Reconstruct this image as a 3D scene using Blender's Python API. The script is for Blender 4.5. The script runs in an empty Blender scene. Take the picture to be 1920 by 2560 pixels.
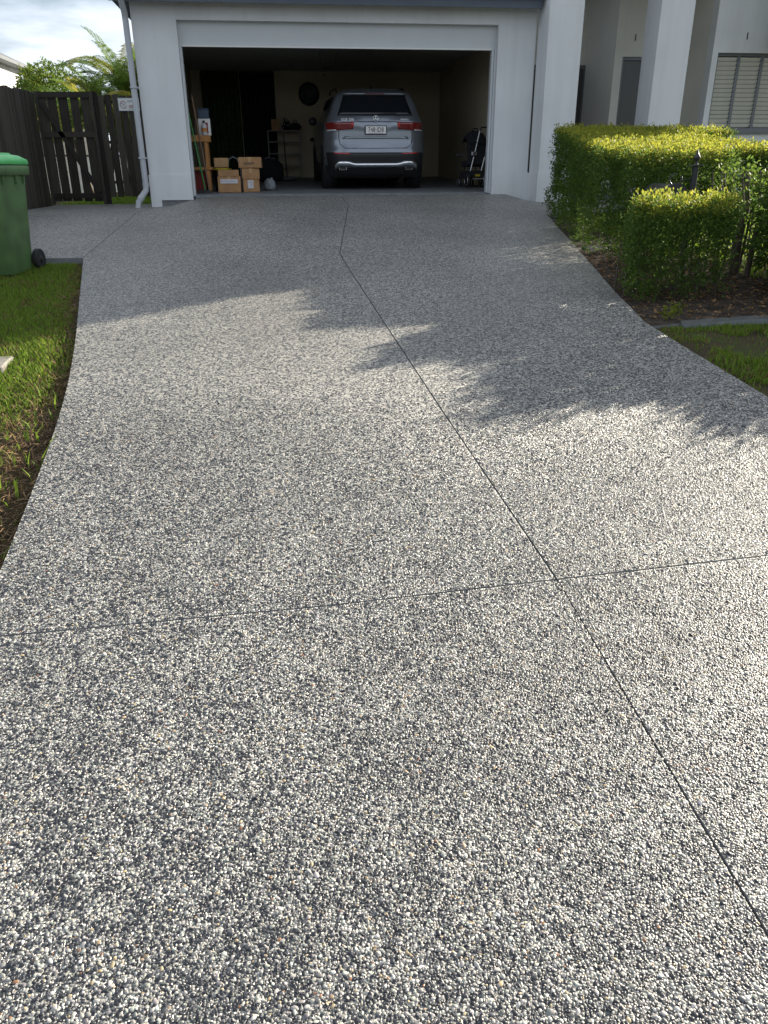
import bpy, bmesh, math, random
import numpy as np
from mathutils import Matrix, Vector
random.seed(7); RNG = np.random.default_rng(11)
scene = bpy.context.scene
col = scene.collection
R = math.radians

# ------------------------------------------------------------------ camera
CAM = Vector((-1.1656, -14.2416, 0.3674))
yaw, pitch, roll = R(7.309), R(24.053), R(-0.3445)
fw = Vector((math.sin(yaw)*math.cos(pitch), math.cos(yaw)*math.cos(pitch), -math.sin(pitch)))
rt = Vector((math.cos(yaw), -math.sin(yaw), 0)); up = rt.cross(fw)
rt2 = rt*math.cos(roll) + up*math.sin(roll); up2 = -rt*math.sin(roll) + up*math.cos(roll)
cd = bpy.data.cameras.new('camera'); cam = bpy.data.objects.new('camera', cd); col.objects.link(cam)
cam.matrix_world = Matrix(((rt2.x, up2.x, -fw.x, CAM.x), (rt2.y, up2.y, -fw.y, CAM.y), (rt2.z, up2.z, -fw.z, CAM.z), (0, 0, 0, 1)))
cd.sensor_fit = 'HORIZONTAL'; cd.sensor_width = 36; cd.lens = 36*1917/1920
cd.clip_start = 0.05; cd.clip_end = 3000
scene.camera = cam
scene.render.resolution_x = 768; scene.render.resolution_y = 1024
scene.view_settings.view_transform = 'Standard'; scene.view_settings.look = 'None'
scene.view_settings.exposure = 1.62; scene.view_settings.gamma = 1

# ------------------------------------------------------------------ world and sun
SUN_AZ, SUN_EL = R(58), R(17.7)          # azimuth clockwise from +Y (into the house)
w = bpy.data.worlds.new('World'); scene.world = w; w.use_nodes = True
nt = w.node_tree; nt.nodes.clear()
def N(tree, typ, **kw):
    n = tree.nodes.new(typ)
    for k, v in kw.items():
        if k in n.inputs.keys() if isinstance(k, str) else False: n.inputs[k].default_value = v
        else: setattr(n, k, v)
    return n
out = N(nt, 'ShaderNodeOutputWorld'); bg = N(nt, 'ShaderNodeBackground')
sky = N(nt, 'ShaderNodeTexSky', sky_type='NISHITA', sun_disc=False)
sky.sun_elevation = SUN_EL; sky.sun_rotation = SUN_AZ; sky.air_density = 1.0; sky.dust_density = 0.6; sky.ozone_density = 1.5
tc = N(nt, 'ShaderNodeTexCoord'); sep = N(nt, 'ShaderNodeSeparateXYZ')
nt.links.new(tc.outputs['Generated'], sep.inputs[0])
den = N(nt, 'ShaderNodeMath', operation='ADD'); den.inputs[1].default_value = 0.12
mx0 = N(nt, 'ShaderNodeMath', operation='MAXIMUM'); mx0.inputs[1].default_value = 0.0
nt.links.new(sep.outputs[2], mx0.inputs[0]); nt.links.new(mx0.outputs[0], den.inputs[0])
dv = [N(nt, 'ShaderNodeMath', operation='DIVIDE') for _ in range(2)]
for i in range(2):
    nt.links.new(sep.outputs[i], dv[i].inputs[0]); nt.links.new(den.outputs[0], dv[i].inputs[1])
cmb = N(nt, 'ShaderNodeCombineXYZ'); nt.links.new(dv[0].outputs[0], cmb.inputs[0]); nt.links.new(dv[1].outputs[0], cmb.inputs[1])
cn = N(nt, 'ShaderNodeTexNoise'); cn.inputs['Scale'].default_value = 1.35; cn.inputs['Detail'].default_value = 7; cn.inputs['Roughness'].default_value = 0.55
nt.links.new(cmb.outputs[0], cn.inputs['Vector'])
cr = N(nt, 'ShaderNodeValToRGB'); cr.color_ramp.elements[0].position = 0.28; cr.color_ramp.elements[1].position = 0.56
nt.links.new(cn.outputs[0], cr.inputs[0])
mixc = N(nt, 'ShaderNodeMixRGB'); mixc.inputs[2].default_value = (9.0, 9.8, 11.0, 1)
nt.links.new(cr.outputs[0], mixc.inputs[0]); nt.links.new(sky.outputs[0], mixc.inputs[1])
nt.links.new(mixc.outputs[0], bg.inputs[0]); bg.inputs[1].default_value = 0.037
nt.links.new(bg.outputs[0], out.inputs[0])
sd = bpy.data.lights.new('sun', 'SUN'); sd.energy = 5.0; sd.angle = R(0.6); sd.color = (1.0, 0.90, 0.74)
so = bpy.data.objects.new('sun', sd); col.objects.link(so)
sv = Vector((math.sin(SUN_AZ)*math.cos(SUN_EL), math.cos(SUN_AZ)*math.cos(SUN_EL), math.sin(SUN_EL)))
so.rotation_euler = sv.to_track_quat('Z', 'Y').to_euler(); so.location = sv*40

# ------------------------------------------------------------------ helpers
def sm(a, b, x):
    t = np.clip((np.asarray(x, float)-a)/(b-a), 0, 1); return t*t*(3-2*t)
def prof(y): return -0.03 - 0.0808*np.maximum(0, -np.asarray(y, float)-0.3)
def g(x, y):                                  # height of the driveway surface
    s = prof(y); tl = sm(-2.25, -3.1, x) if False else 1-sm(-3.1, -2.25, x); tr = sm(2.75, 3.2, x)
    t = np.maximum(tl, tr); low = np.minimum(s, np.where(np.asarray(x, float) < 0, -0.18, -0.15))
    return s*(1-t) + low*t
def soil(x, y):                               # height of the soil beside it
    yy = np.asarray(y, float)
    s = np.minimum(-0.03 - 0.0808*np.maximum(0, -np.maximum(yy, -22)-0.3), -0.2)
    return s - 0.055 - 0.25*sm(-1, 8, yy)*0
def vnoise(x, y, s, seed=0):
    x = np.asarray(x, float)*s; y = np.asarray(y, float)*s
    xi = np.floor(x).astype(np.int64); yi = np.floor(y).astype(np.int64); fx = x-xi; fy = y-yi
    def h(a, b):
        n = (a*374761393 + b*668265263 + seed*982451653) & 0x7fffffff
        n = ((n ^ (n >> 13))*1274126177) & 0x7fffffff
        return (n & 0xffff)/65535.0
    fx = fx*fx*(3-2*fx); fy = fy*fy*(3-2*fy)
    return (h(xi, yi)*(1-fx)+h(xi+1, yi)*fx)*(1-fy) + (h(xi, yi+1)*(1-fx)+h(xi+1, yi+1)*fx)*fy

def tag(o, label=None, cat=None, group=None, kind=None):
    for k, v in (('label', label), ('category', cat), ('group', group), ('kind', kind)):
        if v: o[k] = v
    return o
def empty(name, loc=(0, 0, 0), rz=0, label=None, cat=None, group=None, rx=0):
    o = bpy.data.objects.new(name, None); col.objects.link(o); o.location = loc; o.rotation_euler = (rx, 0, rz)
    o.empty_display_size = 0.1
    return tag(o, label, cat, group)
def link(name, me, mat=None, parent=None, loc=None, rot=None):
    o = bpy.data.objects.new(name, me); col.objects.link(o)
    if mat is not None and not me.materials: me.materials.append(mat)
    o.parent = parent
    if loc is not None: o.location = loc
    if rot is not None: o.rotation_euler = rot
    return o
def np_mesh(name, verts, faces, colors=None, smooth=False):
    me = bpy.data.meshes.new(name); verts = np.asarray(verts, np.float32)
    faces = np.asarray(faces, np.int32); k = faces.shape[1]
    me.vertices.add(len(verts)); me.vertices.foreach_set('co', verts.ravel())
    me.loops.add(faces.size); me.loops.foreach_set('vertex_index', faces.ravel())
    me.polygons.add(len(faces)); me.polygons.foreach_set('loop_start', np.arange(0, faces.size, k, dtype=np.int32))
    me.update(calc_edges=True)
    if colors is not None:
        a = me.color_attributes.new('col', 'FLOAT_COLOR', 'POINT')
        c = np.ones((len(verts), 4), np.float32); c[:, :3] = colors; a.data.foreach_set('color', c.ravel())
    if smooth: me.polygons.foreach_set('use_smooth', np.ones(len(faces), bool))
    return me
class MB:
    def __init__(s): s.v = []; s.f = []; s.sm = []
    def raw(s, vs, fs, smooth=False):
        b = len(s.v); s.v += [tuple(p) for p in vs]; s.f += [tuple(i+b for i in f) for f in fs]; s.sm += [smooth]*len(fs); return s
    def box(s, x0, x1, y0, y1, z0, z1, c=0.0):
        """box, with chamfered vertical edges when c > 0"""
        if c <= 0:
            v = [(x0,y0,z0),(x1,y0,z0),(x1,y1,z0),(x0,y1,z0),(x0,y0,z1),(x1,y0,z1),(x1,y1,z1),(x0,y1,z1)]
            return s.raw(v, [(3,2,1,0),(4,5,6,7),(0,1,5,4),(1,2,6,5),(2,3,7,6),(3,0,4,7)])
        p = [(x0+c,y0),(x1-c,y0),(x1,y0+c),(x1,y1-c),(x1-c,y1),(x0+c,y1),(x0,y1-c),(x0,y0+c)]
        q = [(x0+2*c,y0+c),(x1-2*c,y0+c),(x1-c,y0+2*c),(x1-c,y1-2*c),(x1-2*c,y1-c),(x0+2*c,y1-c),(x0+c,y1-2*c),(x0+c,y0+2*c)]
        v = [(a,b,z0+c) for a,b in p]+[(a,b,z1-c) for a,b in p]+[(a,b,z0) for a,b in q]+[(a,b,z1) for a,b in q]
        f = [tuple(range(23,15,-1)), tuple(range(24,32))]
        for i in range(8):
            j = (i+1) % 8
            f += [(i,j,j+8,i+8),(i+16,j+16,j,i),(i+8,j+8,j+24,i+24)]
        return s.raw(v, f)
    def beam(s, a, b, wx, wy, upv=(0,0,1)):
        a, b = Vector(a), Vector(b); d = (b-a).normalized(); u = Vector(upv)
        if abs(d.dot(u)) > .95: u = Vector((0,1,0))
        p = d.cross(u).normalized(); q = p.cross(d)
        v = []
        for e in (a, b):
            for sx, sy in ((-1,-1),(1,-1),(1,1),(-1,1)): v.append(e + p*wx/2*sx + q*wy/2*sy)
        return s.raw(v, [(3,2,1,0),(4,5,6,7),(0,1,5,4),(1,2,6,5),(2,3,7,6),(3,0,4,7)])
    def tube(s, pts, r, n=8, closed=False, cap=True):
        pts = [Vector(p) for p in pts]; m = len(pts); rs = r if isinstance(r, (list, tuple)) else [r]*m
        v = []; f = []; prev = None
        for i, p in enumerate(pts):
            d = (pts[(i+1) % m]-pts[i-1]) if closed else (pts[min(i+1, m-1)]-pts[max(i-1, 0)])
            d.normalize()
            if prev is None:
                a = Vector((0,0,1)) if abs(d.z) < .9 else Vector((1,0,0)); prev = d.cross(a).normalized()
            prev = (prev - d*prev.dot(d)).normalized(); q = d.cross(prev)
            for k in range(n):
                t = 2*math.pi*k/n; v.append(p + (prev*math.cos(t)+q*math.sin(t))*rs[i])
        for i in range(m if closed else m-1):
            for k in range(n):
                a = i*n+k; b = i*n+(k+1) % n; i2 = ((i+1) % m)*n
                f.append((a, b, i2+(k+1) % n, i2+k))
        s.raw(v, f, True)
        if cap and not closed: s.raw(v[:n], [tuple(range(n-1,-1,-1))]); s.raw(v[-n:], [tuple(range(n))])
        return s
    def lathe(s, prof_, c=(0,0,0), n=16, axis='z'):
        v = []; f = []
        for r, h in prof_:
            for k in range(n):
                t = 2*math.pi*k/n; a, b = r*math.cos(t), r*math.sin(t)
                p = {'z': (a,b,h), 'y': (a,h,b), 'x': (h,a,b)}[axis]
                v.append((p[0]+c[0], p[1]+c[1], p[2]+c[2]))
        for i in range(len(prof_)-1):
            for k in range(n):
                q = (i*n+k, i*n+(k+1) % n, (i+1)*n+(k+1) % n, (i+1)*n+k)
                f.append(q if axis != 'y' else q[::-1])
        return s.raw(v, f, True)
    def prism(s, poly, a, b, axis='y'):
        """poly in the plane normal to axis, from a to b"""
        n = len(poly)
        def P(p, h): return {'y': (p[0],h,p[1]), 'x': (h,p[0],p[1]), 'z': (p[0],p[1],h)}[axis]
        v = [P(p,a) for p in poly]+[P(p,b) for p in poly]
        f = [tuple(range(n)), tuple(range(2*n-1,n-1,-1))]+[(i,i+n,(i+1) % n+n,(i+1) % n) for i in range(n)]
        return s.raw(v, f)
    def mesh(s, name):
        me = bpy.data.meshes.new(name); me.from_pydata([tuple(p) for p in s.v], [], s.f); me.update()
        me.polygons.foreach_set('use_smooth', s.sm)
        bm = bmesh.new(); bm.from_mesh(me); bmesh.ops.recalc_face_normals(bm, faces=bm.faces); bm.to_mesh(me); bm.free()
        return me
    def build(s, name, mat, parent=None, loc=None, rot=None): return link(name, s.mesh(name), mat, parent, loc, rot)

# ------------------------------------------------------------------ materials
def mat(name, c, rough=.6, metal=0, noise=0, nscale=20, bump=0, bscale=200, spec=.5, coat=0, coord='Object'):
    m = bpy.data.materials.new(name); m.use_nodes = True; t = m.node_tree; b = t.nodes['Principled BSDF']
    b.inputs['Base Color'].default_value = (*c, 1); b.inputs['Roughness'].default_value = rough; b.inputs['Metallic'].default_value = metal
    b.inputs['Specular IOR Level'].default_value = spec; b.inputs['Coat Weight'].default_value = coat
    tcn = t.nodes.new('ShaderNodeTexCoord')
    if noise:
        n = t.nodes.new('ShaderNodeTexNoise'); n.inputs['Scale'].default_value = nscale; n.inputs['Detail'].default_value = 6
        t.links.new(tcn.outputs[coord], n.inputs['Vector'])
        r = t.nodes.new('ShaderNodeMapRange'); r.inputs[1].default_value = .3; r.inputs[2].default_value = .7
        r.inputs[3].default_value = 1-noise; r.inputs[4].default_value = 1+noise
        t.links.new(n.outputs[0], r.inputs[0])
        hs = t.nodes.new('ShaderNodeHueSaturation'); hs.inputs['Color'].default_value = (*c, 1)
        t.links.new(r.outputs[0], hs.inputs['Value']); t.links.new(hs.outputs[0], b.inputs['Base Color'])
    if bump:
        n2 = t.nodes.new('ShaderNodeTexNoise'); n2.inputs['Scale'].default_value = bscale; n2.inputs['Detail'].default_value = 3
        t.links.new(tcn.outputs[coord], n2.inputs['Vector'])
        bp = t.nodes.new('ShaderNodeBump'); bp.inputs['Strength'].default_value = bump; bp.inputs['Distance'].default_value = .004
        t.links.new(n2.outputs[0], bp.inputs['Height']); t.links.new(bp.outputs[0], b.inputs['Normal'])
    return m
def leaf_mat(name, trans=.45, rough=.62, tint=(1,1,1)):
    m = bpy.data.materials.new(name); m.use_nodes = True; t = m.node_tree; t.nodes.clear()
    o = t.nodes.new('ShaderNodeOutputMaterial'); at = t.nodes.new('ShaderNodeVertexColor'); at.layer_name = 'col'
    p = t.nodes.new('ShaderNodeBsdfPrincipled'); p.inputs['Roughness'].default_value = rough; p.inputs['Specular IOR Level'].default_value = .22
    tr = t.nodes.new('ShaderNodeBsdfTranslucent'); mx = t.nodes.new('ShaderNodeMixShader'); mx.inputs[0].default_value = trans
    hs = t.nodes.new('ShaderNodeMixRGB'); hs.blend_type = 'MULTIPLY'; hs.inputs[0].default_value = 1; hs.inputs[2].default_value = (*tint, 1)
    t.links.new(at.outputs[0], p.inputs['Base Color']); t.links.new(at.outputs[0], hs.inputs[1]); t.links.new(hs.outputs[0], tr.inputs[0])
    t.links.new(p.outputs[0], mx.inputs[1]); t.links.new(tr.outputs[0], mx.inputs[2]); t.links.new(mx.outputs[0], o.inputs[0])
    return m
def wood_mat(name, c, dark=.5, axis=2):
    m = bpy.data.materials.new(name); m.use_nodes = True; t = m.node_tree; b = t.nodes['Principled BSDF']; b.inputs['Roughness'].default_value = .85
    b.inputs['Specular IOR Level'].default_value = .2
    tcn = t.nodes.new('ShaderNodeTexCoord'); mp = t.nodes.new('ShaderNodeMapping'); sc = [60,60,60]; sc[axis] = 3; mp.inputs['Scale'].default_value = sc
    n = t.nodes.new('ShaderNodeTexNoise'); n.inputs['Scale'].default_value = 1; n.inputs['Detail'].default_value = 5
    oi = t.nodes.new('ShaderNodeObjectInfo'); ad = t.nodes.new('ShaderNodeMath'); ad.operation = 'MULTIPLY_ADD'; ad.inputs[1].default_value = .55; ad.inputs[2].default_value = .0
    t.links.new(oi.outputs['Random'], ad.inputs[0])
    t.links.new(tcn.outputs['Object'], mp.inputs[0]); t.links.new(mp.outputs[0], n.inputs[0])
    sm2 = t.nodes.new('ShaderNodeMath'); sm2.operation = 'ADD'; t.links.new(n.outputs[0], sm2.inputs[0]); t.links.new(ad.outputs[0], sm2.inputs[1])
    rp = t.nodes.new('ShaderNodeValToRGB'); rp.color_ramp.elements[0].position = .35; rp.color_ramp.elements[1].position = 1.15 if False else 1.0
    rp.color_ramp.elements[0].color = (*[k*dark for k in c], 1); rp.color_ramp.elements[1].color = (*[k*1.35 for k in c], 1)
    t.links.new(sm2.outputs[0], rp.inputs[0]); t.links.new(rp.outputs[0], b.inputs['Base Color'])
    return m
M = {}
def stucco():
    m = mat('wall_render', (.62,.635,.645), .85, noise=.07, nscale=1.1, bump=.6, bscale=120, spec=.2); t = m.node_tree; b = t.nodes['Principled BSDF']
    src = b.inputs['Base Color'].links[0].from_socket                 # faint rain streaks
    tcn = t.nodes.new('ShaderNodeTexCoord'); mp = t.nodes.new('ShaderNodeMapping'); mp.inputs['Scale'].default_value = (7,7,.45); n = t.nodes.new('ShaderNodeTexNoise'); n.inputs['Detail'].default_value = 6; n.inputs['Scale'].default_value = 1
    t.links.new(tcn.outputs['Object'], mp.inputs[0]); t.links.new(mp.outputs[0], n.inputs[0])
    rg = t.nodes.new('ShaderNodeMapRange'); rg.inputs[1].default_value = .42; rg.inputs[2].default_value = .62; rg.inputs[3].default_value = 0; rg.inputs[4].default_value = .16; t.links.new(n.outputs[0], rg.inputs[0])
    mx = t.nodes.new('ShaderNodeMixRGB'); mx.inputs[2].default_value = (.44,.45,.44,1); t.links.new(rg.outputs[0], mx.inputs[0]); t.links.new(src, mx.inputs[1]); t.links.new(mx.outputs[0], b.inputs['Base Color'])
    return m
M['wall'] = stucco()
M['porch'] = mat('porch_render_glare', (.66,.645,.58), .85, noise=.05, nscale=1.4, bump=.3, bscale=140, spec=.2)  # colour raised and warmed to carry the glare on the entry walls
M['door_white'] = mat('door_paint', (.53,.555,.57), .5, noise=.03, nscale=3)
M['fascia'] = mat('fascia_steel', (.055,.075,.105), .4, noise=.1, nscale=4)
M['roof'] = mat('roof_tile', (.09,.10,.115), .7, noise=.15, nscale=6, bump=.4, bscale=30)
M['pipe'] = mat('pipe_paint', (.38,.405,.43), .45, noise=.05, nscale=9)
M['in_wall'] = mat('garage_wall_paint', (.52,.46,.34), .9, noise=.06, nscale=1.5)
M['in_ceil'] = mat('garage_ceiling_paint', (.42,.43,.40), .9, noise=.05, nscale=2)
M['in_floor'] = mat('garage_concrete', (.15,.16,.17), .5, noise=.2, nscale=3, bump=.15, bscale=60)
M['strip'] = mat('threshold_concrete', (.16,.17,.18), .8, noise=.2, nscale=9)
M['frame_dark'] = mat('window_aluminium', (.13,.14,.15), .4, metal=.3)
M['doorpaint'] = mat('door_dark_paint', (.06,.055,.05), .4)
M['glass'] = mat('window_glass', (.05,.055,.05), .15, spec=.35)
M['blind'] = mat('blind_slats', (.62,.61,.55), .6, noise=.05, nscale=8)
M['black'] = mat('black_plastic', (.012,.012,.014), .45, noise=.2, nscale=20)
M['rubber'] = mat('tyre_rubber', (.014,.014,.015), .8)
M['iron'] = mat('cast_iron', (.035,.037,.042), .38, metal=.4, noise=.2, nscale=40, bump=.2, bscale=90)
M['white'] = mat('white_plastic', (.70,.70,.68), .5)
M['fence'] = wood_mat('fence_timber', (.052,.047,.038), .4)
M['post'] = wood_mat('fence_post_timber', (.040,.036,.030), .5)
M['timber'] = wood_mat('shelf_timber', (.33,.16,.06), .6)
M['card'] = mat('cardboard', (.33,.185,.085), .85, noise=.16, nscale=9, bump=.15, bscale=60)
M['card2'] = mat('cardboard_pale', (.42,.27,.13), .85, noise=.12, nscale=9)
M['paper'] = mat('white_paper', (.52,.51,.52), .8)
M['ink'] = mat('marker_ink', (.10,.06,.20), .8)
M['binbody'] = mat('bin_plastic', (.080,.150,.055), .5, noise=.28, nscale=5, bump=.1, bscale=300)
M['binlid'] = mat('bin_lid_plastic', (.09,.44,.13), .45, noise=.12, nscale=7)
M['green'] = mat('green_pole', (.05,.25,.07), .45)
M['brown'] = mat('brown_handle', (.15,.085,.05), .6)
M['red'] = mat('red_plastic', (.25,.02,.02), .5)
M['blue'] = mat('blue_box', (.03,.06,.10), .5)
M['cloth'] = mat('dark_cloth', (.012,.014,.018), .95, noise=.3, nscale=30)
M['greyc'] = mat('grey_cloth', (.20,.22,.24), .95, noise=.2, nscale=25)
M['alu'] = mat('brushed_aluminium', (.55,.57,.60), .35, metal=.9)
M['rack'] = mat('grey_rack_steel', (.20,.20,.18), .5)
M['yellow'] = mat('yellow_label', (.45,.34,.02), .6)
M['curtain'] = mat('dark_green_curtain', (.03,.055,.02), .95, noise=.35, nscale=14)
M['curtain2'] = mat('dark_navy_panel', (.008,.011,.016), .9, noise=.3, nscale=14)
M['silver'] = mat('silver_paint', (.20,.222,.255), .32, metal=.7, coat=.6, noise=.03, nscale=90)
M['carglass'] = mat('tinted_glass', (.008,.010,.014), .06, spec=.6)
M['lamp'] = mat('tail_lamp_red', (.16,.008,.008), .15, coat=.8)
M['lamp2'] = mat('tail_lamp_bright', (.45,.03,.025), .2, coat=.8)
M['lampw'] = mat('reverse_lamp', (.45,.47,.5), .15)
M['chrome'] = mat('chrome_trim', (.75,.77,.80), .14, metal=1)
M['plate'] = mat('plate_white', (.72,.72,.70), .4)
M['maroon'] = mat('plate_letters', (.05,.012,.02), .5)
M['kerb'] = mat('edging_concrete', (.065,.068,.065), .9, noise=.25, nscale=14, bump=.4, bscale=80)
M['paver'] = mat('paver_concrete', (.17,.16,.14), .9, noise=.3, nscale=11, bump=.5, bscale=60)
M['stem'] = mat('bark_stem', (.075,.06,.045), .9, noise=.3, nscale=40, bump=.6, bscale=60)
M['signred'] = mat('sign_red', (.22,.02,.03), .6)
M['signgrey'] = mat('sign_grey', (.28,.31,.36), .6)
M['leaf'] = leaf_mat('hedge_leaf', .55)
M['grass'] = leaf_mat('grass_blade', .5, .65)
M['palm'] = leaf_mat('palm_leaf', .4, .5)
M['litter'] = leaf_mat('dry_litter', .15, .9)

# aggregate: Voronoi pebbles in cement, slight relief
AGG = [(0,(.014,.016,.022)),(.27,(.026,.029,.036)),(.41,(.075,.08,.085)),(.50,(.17,.17,.16)),(.60,(.29,.283,.255)),(.76,(.40,.392,.358)),(.90,(.50,.49,.45)),(.955,(.36,.28,.17)),(.982,(.24,.12,.06)),(.988,(.46,.44,.40))]
def agg_ramp(t):
    rp = t.nodes.new('ShaderNodeValToRGB'); rp.color_ramp.interpolation = 'CONSTANT'; e = rp.color_ramp.elements
    e[0].position = 0; e[0].color = (*AGG[0][1], 1); e[1].position = AGG[1][0]; e[1].color = (*AGG[1][1], 1)
    for p, c in AGG[2:]:
        k = e.new(p); k.color = (*c, 1)
    return rp
def aggregate():
    m = bpy.data.materials.new('exposed_aggregate'); m.use_nodes = True; t = m.node_tree; b = t.nodes['Principled BSDF']
    tcn = t.nodes.new('ShaderNodeTexCoord')
    wn = t.nodes.new('ShaderNodeTexNoise'); wn.inputs['Scale'].default_value = 90; t.links.new(tcn.outputs['Object'], wn.inputs['Vector'])
    va = t.nodes.new('ShaderNodeVectorMath'); va.operation = 'MULTIPLY_ADD'; va.inputs[1].default_value = (.006,.006,0); t.links.new(wn.outputs['Color'], va.inputs[0]); t.links.new(tcn.outputs['Object'], va.inputs[2])
    vs = []
    for feat in ('F1', 'DISTANCE_TO_EDGE'):
        v = t.nodes.new('ShaderNodeTexVoronoi'); v.voronoi_dimensions = '2D'; v.feature = feat; v.inputs['Scale'].default_value = 125; v.inputs['Randomness'].default_value = 1
        t.links.new(va.outputs[0], v.inputs['Vector']); vs.append(v)
    cs = t.nodes.new('ShaderNodeSeparateColor'); t.links.new(vs[0].outputs['Color'], cs.inputs[0])
    # clumps of light and dark stones
    cl = t.nodes.new('ShaderNodeTexNoise'); cl.inputs['Scale'].default_value = 13; cl.inputs['Detail'].default_value = 4; cl.inputs['Roughness'].default_value = .7; t.links.new(tcn.outputs['Object'], cl.inputs['Vector'])
    ma = t.nodes.new('ShaderNodeMath'); ma.operation = 'MULTIPLY_ADD'; ma.inputs[1].default_value = .40; ma.inputs[2].default_value = -.13; t.links.new(cl.outputs[0], ma.inputs[0])
    ad = t.nodes.new('ShaderNodeMath'); ad.operation = 'ADD'; ad.use_clamp = True; t.links.new(cs.outputs[0], ad.inputs[0]); t.links.new(ma.outputs[0], ad.inputs[1])
    c2 = t.nodes.new('ShaderNodeTexNoise'); c2.inputs['Scale'].default_value = 46; c2.inputs['Detail'].default_value = 2; t.links.new(tcn.outputs['Object'], c2.inputs['Vector'])
    m2 = t.nodes.new('ShaderNodeMath'); m2.operation = 'MULTIPLY_ADD'; m2.inputs[1].default_value = 1.7; m2.inputs[2].default_value = -.85; t.links.new(c2.outputs[0], m2.inputs[0])
    a2 = t.nodes.new('ShaderNodeMath'); a2.operation = 'ADD'; a2.use_clamp = True; t.links.new(ad.outputs[0], a2.inputs[0]); t.links.new(m2.outputs[0], a2.inputs[1]); ad.use_clamp = False; ad = a2
    rp = agg_ramp(t); t.links.new(ad.outputs[0], rp.inputs[0])
    ed = t.nodes.new('ShaderNodeMapRange'); ed.inputs[1].default_value = .02; ed.inputs[2].default_value = .10; t.links.new(vs[1].outputs['Distance'], ed.inputs[0])
    cem = t.nodes.new('ShaderNodeMixRGB'); cem.inputs[1].default_value = (.15,.15,.145,1); t.links.new(ed.outputs[0], cem.inputs[0]); t.links.new(rp.outputs[0], cem.inputs[2])
    # faint stains
    st = t.nodes.new('ShaderNodeTexNoise'); st.inputs['Scale'].default_value = .7; st.inputs['Detail'].default_value = 5; t.links.new(tcn.outputs['Object'], st.inputs['Vector'])
    sr = t.nodes.new('ShaderNodeMapRange'); sr.inputs[1].default_value = .3; sr.inputs[2].default_value = .7; sr.inputs[3].default_value = .80; sr.inputs[4].default_value = 1.16; t.links.new(st.outputs[0], sr.inputs[0])
    hs = t.nodes.new('ShaderNodeHueSaturation'); t.links.new(sr.outputs[0], hs.inputs['Value']); t.links.new(cem.outputs[0], hs.inputs['Color']); t.links.new(hs.outputs[0], b.inputs['Base Color'])
    hh = t.nodes.new('ShaderNodeMapRange'); hh.inputs[1].default_value = 0; hh.inputs[2].default_value = .35; t.links.new(vs[1].outputs['Distance'], hh.inputs[0])
    bp = t.nodes.new('ShaderNodeBump'); bp.inputs['Strength'].default_value = .8; bp.inputs['Distance'].default_value = .004; t.links.new(hh.outputs[0], bp.inputs['Height']); t.links.new(bp.outputs[0], b.inputs['Normal'])
    b.inputs['Roughness'].default_value = .38; b.inputs['Specular IOR Level'].default_value = .5
    return m
M['agg'] = aggregate()
def pebble_mat():
    m = bpy.data.materials.new('pebble_stone'); m.use_nodes = True; t = m.node_tree; b = t.nodes['Principled BSDF']
    at = t.nodes.new('ShaderNodeAttribute'); at.attribute_type = 'INSTANCER'; at.attribute_name = 'pcol'
    t.links.new(at.outputs['Color'], b.inputs['Base Color']); b.inputs['Roughness'].default_value = .42
    return m
M['pebble'] = pebble_mat()
def ground_mat():
    m = bpy.data.materials.new('soil_and_turf'); m.use_nodes = True; t = m.node_tree; b = t.nodes['Principled BSDF']; b.inputs['Roughness'].default_value = .95; b.inputs['Specular IOR Level'].default_value = .1
    tcn = t.nodes.new('ShaderNodeTexCoord')
    n = t.nodes.new('ShaderNodeTexNoise'); n.inputs['Scale'].default_value = 2.2; n.inputs['Detail'].default_value = 9; n.inputs['Roughness'].default_value = .7; t.links.new(tcn.outputs['Object'], n.inputs[0])
    rp = t.nodes.new('ShaderNodeValToRGB'); e = rp.color_ramp.elements; e[0].position = .36; e[0].color = (.035,.026,.018,1); e[1].position = .68; e[1].color = (.045,.065,.018,1)
    k = e.new(.52); k.color = (.06,.05,.028,1); t.links.new(n.outputs[0], rp.inputs[0]); t.links.new(rp.outputs[0], b.inputs['Base Color'])
    n2 = t.nodes.new('ShaderNodeTexNoise'); n2.inputs['Scale'].default_value = 60; n2.inputs['Detail'].default_value = 6; t.links.new(tcn.outputs['Object'], n2.inputs[0])
    bp = t.nodes.new('ShaderNodeBump'); bp.inputs['Strength'].default_value = .9; bp.inputs['Distance'].default_value = .02; t.links.new(n2.outputs[0], bp.inputs['Height']); t.links.new(bp.outputs[0], b.inputs['Normal'])
    return m
M['ground'] = ground_mat()
def bed_mat():
    m = bpy.data.materials.new('garden_soil'); m.use_nodes = True; t = m.node_tree; b = t.nodes['Principled BSDF']; b.inputs['Roughness'].default_value = .95; b.inputs['Specular IOR Level'].default_value = .1
    tcn = t.nodes.new('ShaderNodeTexCoord')
    n = t.nodes.new('ShaderNodeTexNoise'); n.inputs['Scale'].default_value = 9; n.inputs['Detail'].default_value = 10; n.inputs['Roughness'].default_value = .75; t.links.new(tcn.outputs['Object'], n.inputs[0])
    rp = t.nodes.new('ShaderNodeValToRGB'); e = rp.color_ramp.elements; e[0].position = .35; e[0].color = (.02,.017,.014,1); e[1].position = .75; e[1].color = (.10,.082,.065,1)
    t.links.new(n.outputs[0], rp.inputs[0]); t.links.new(rp.outputs[0], b.inputs['Base Color'])
    bp = t.nodes.new('ShaderNodeBump'); bp.inputs['Strength'].default_value = .8; bp.inputs['Distance'].default_value = .02; t.links.new(n.outputs[0], bp.inputs['Height']); t.links.new(bp.outputs[0], b.inputs['Normal'])
    return m
M['bed'] = bed_mat()
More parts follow.
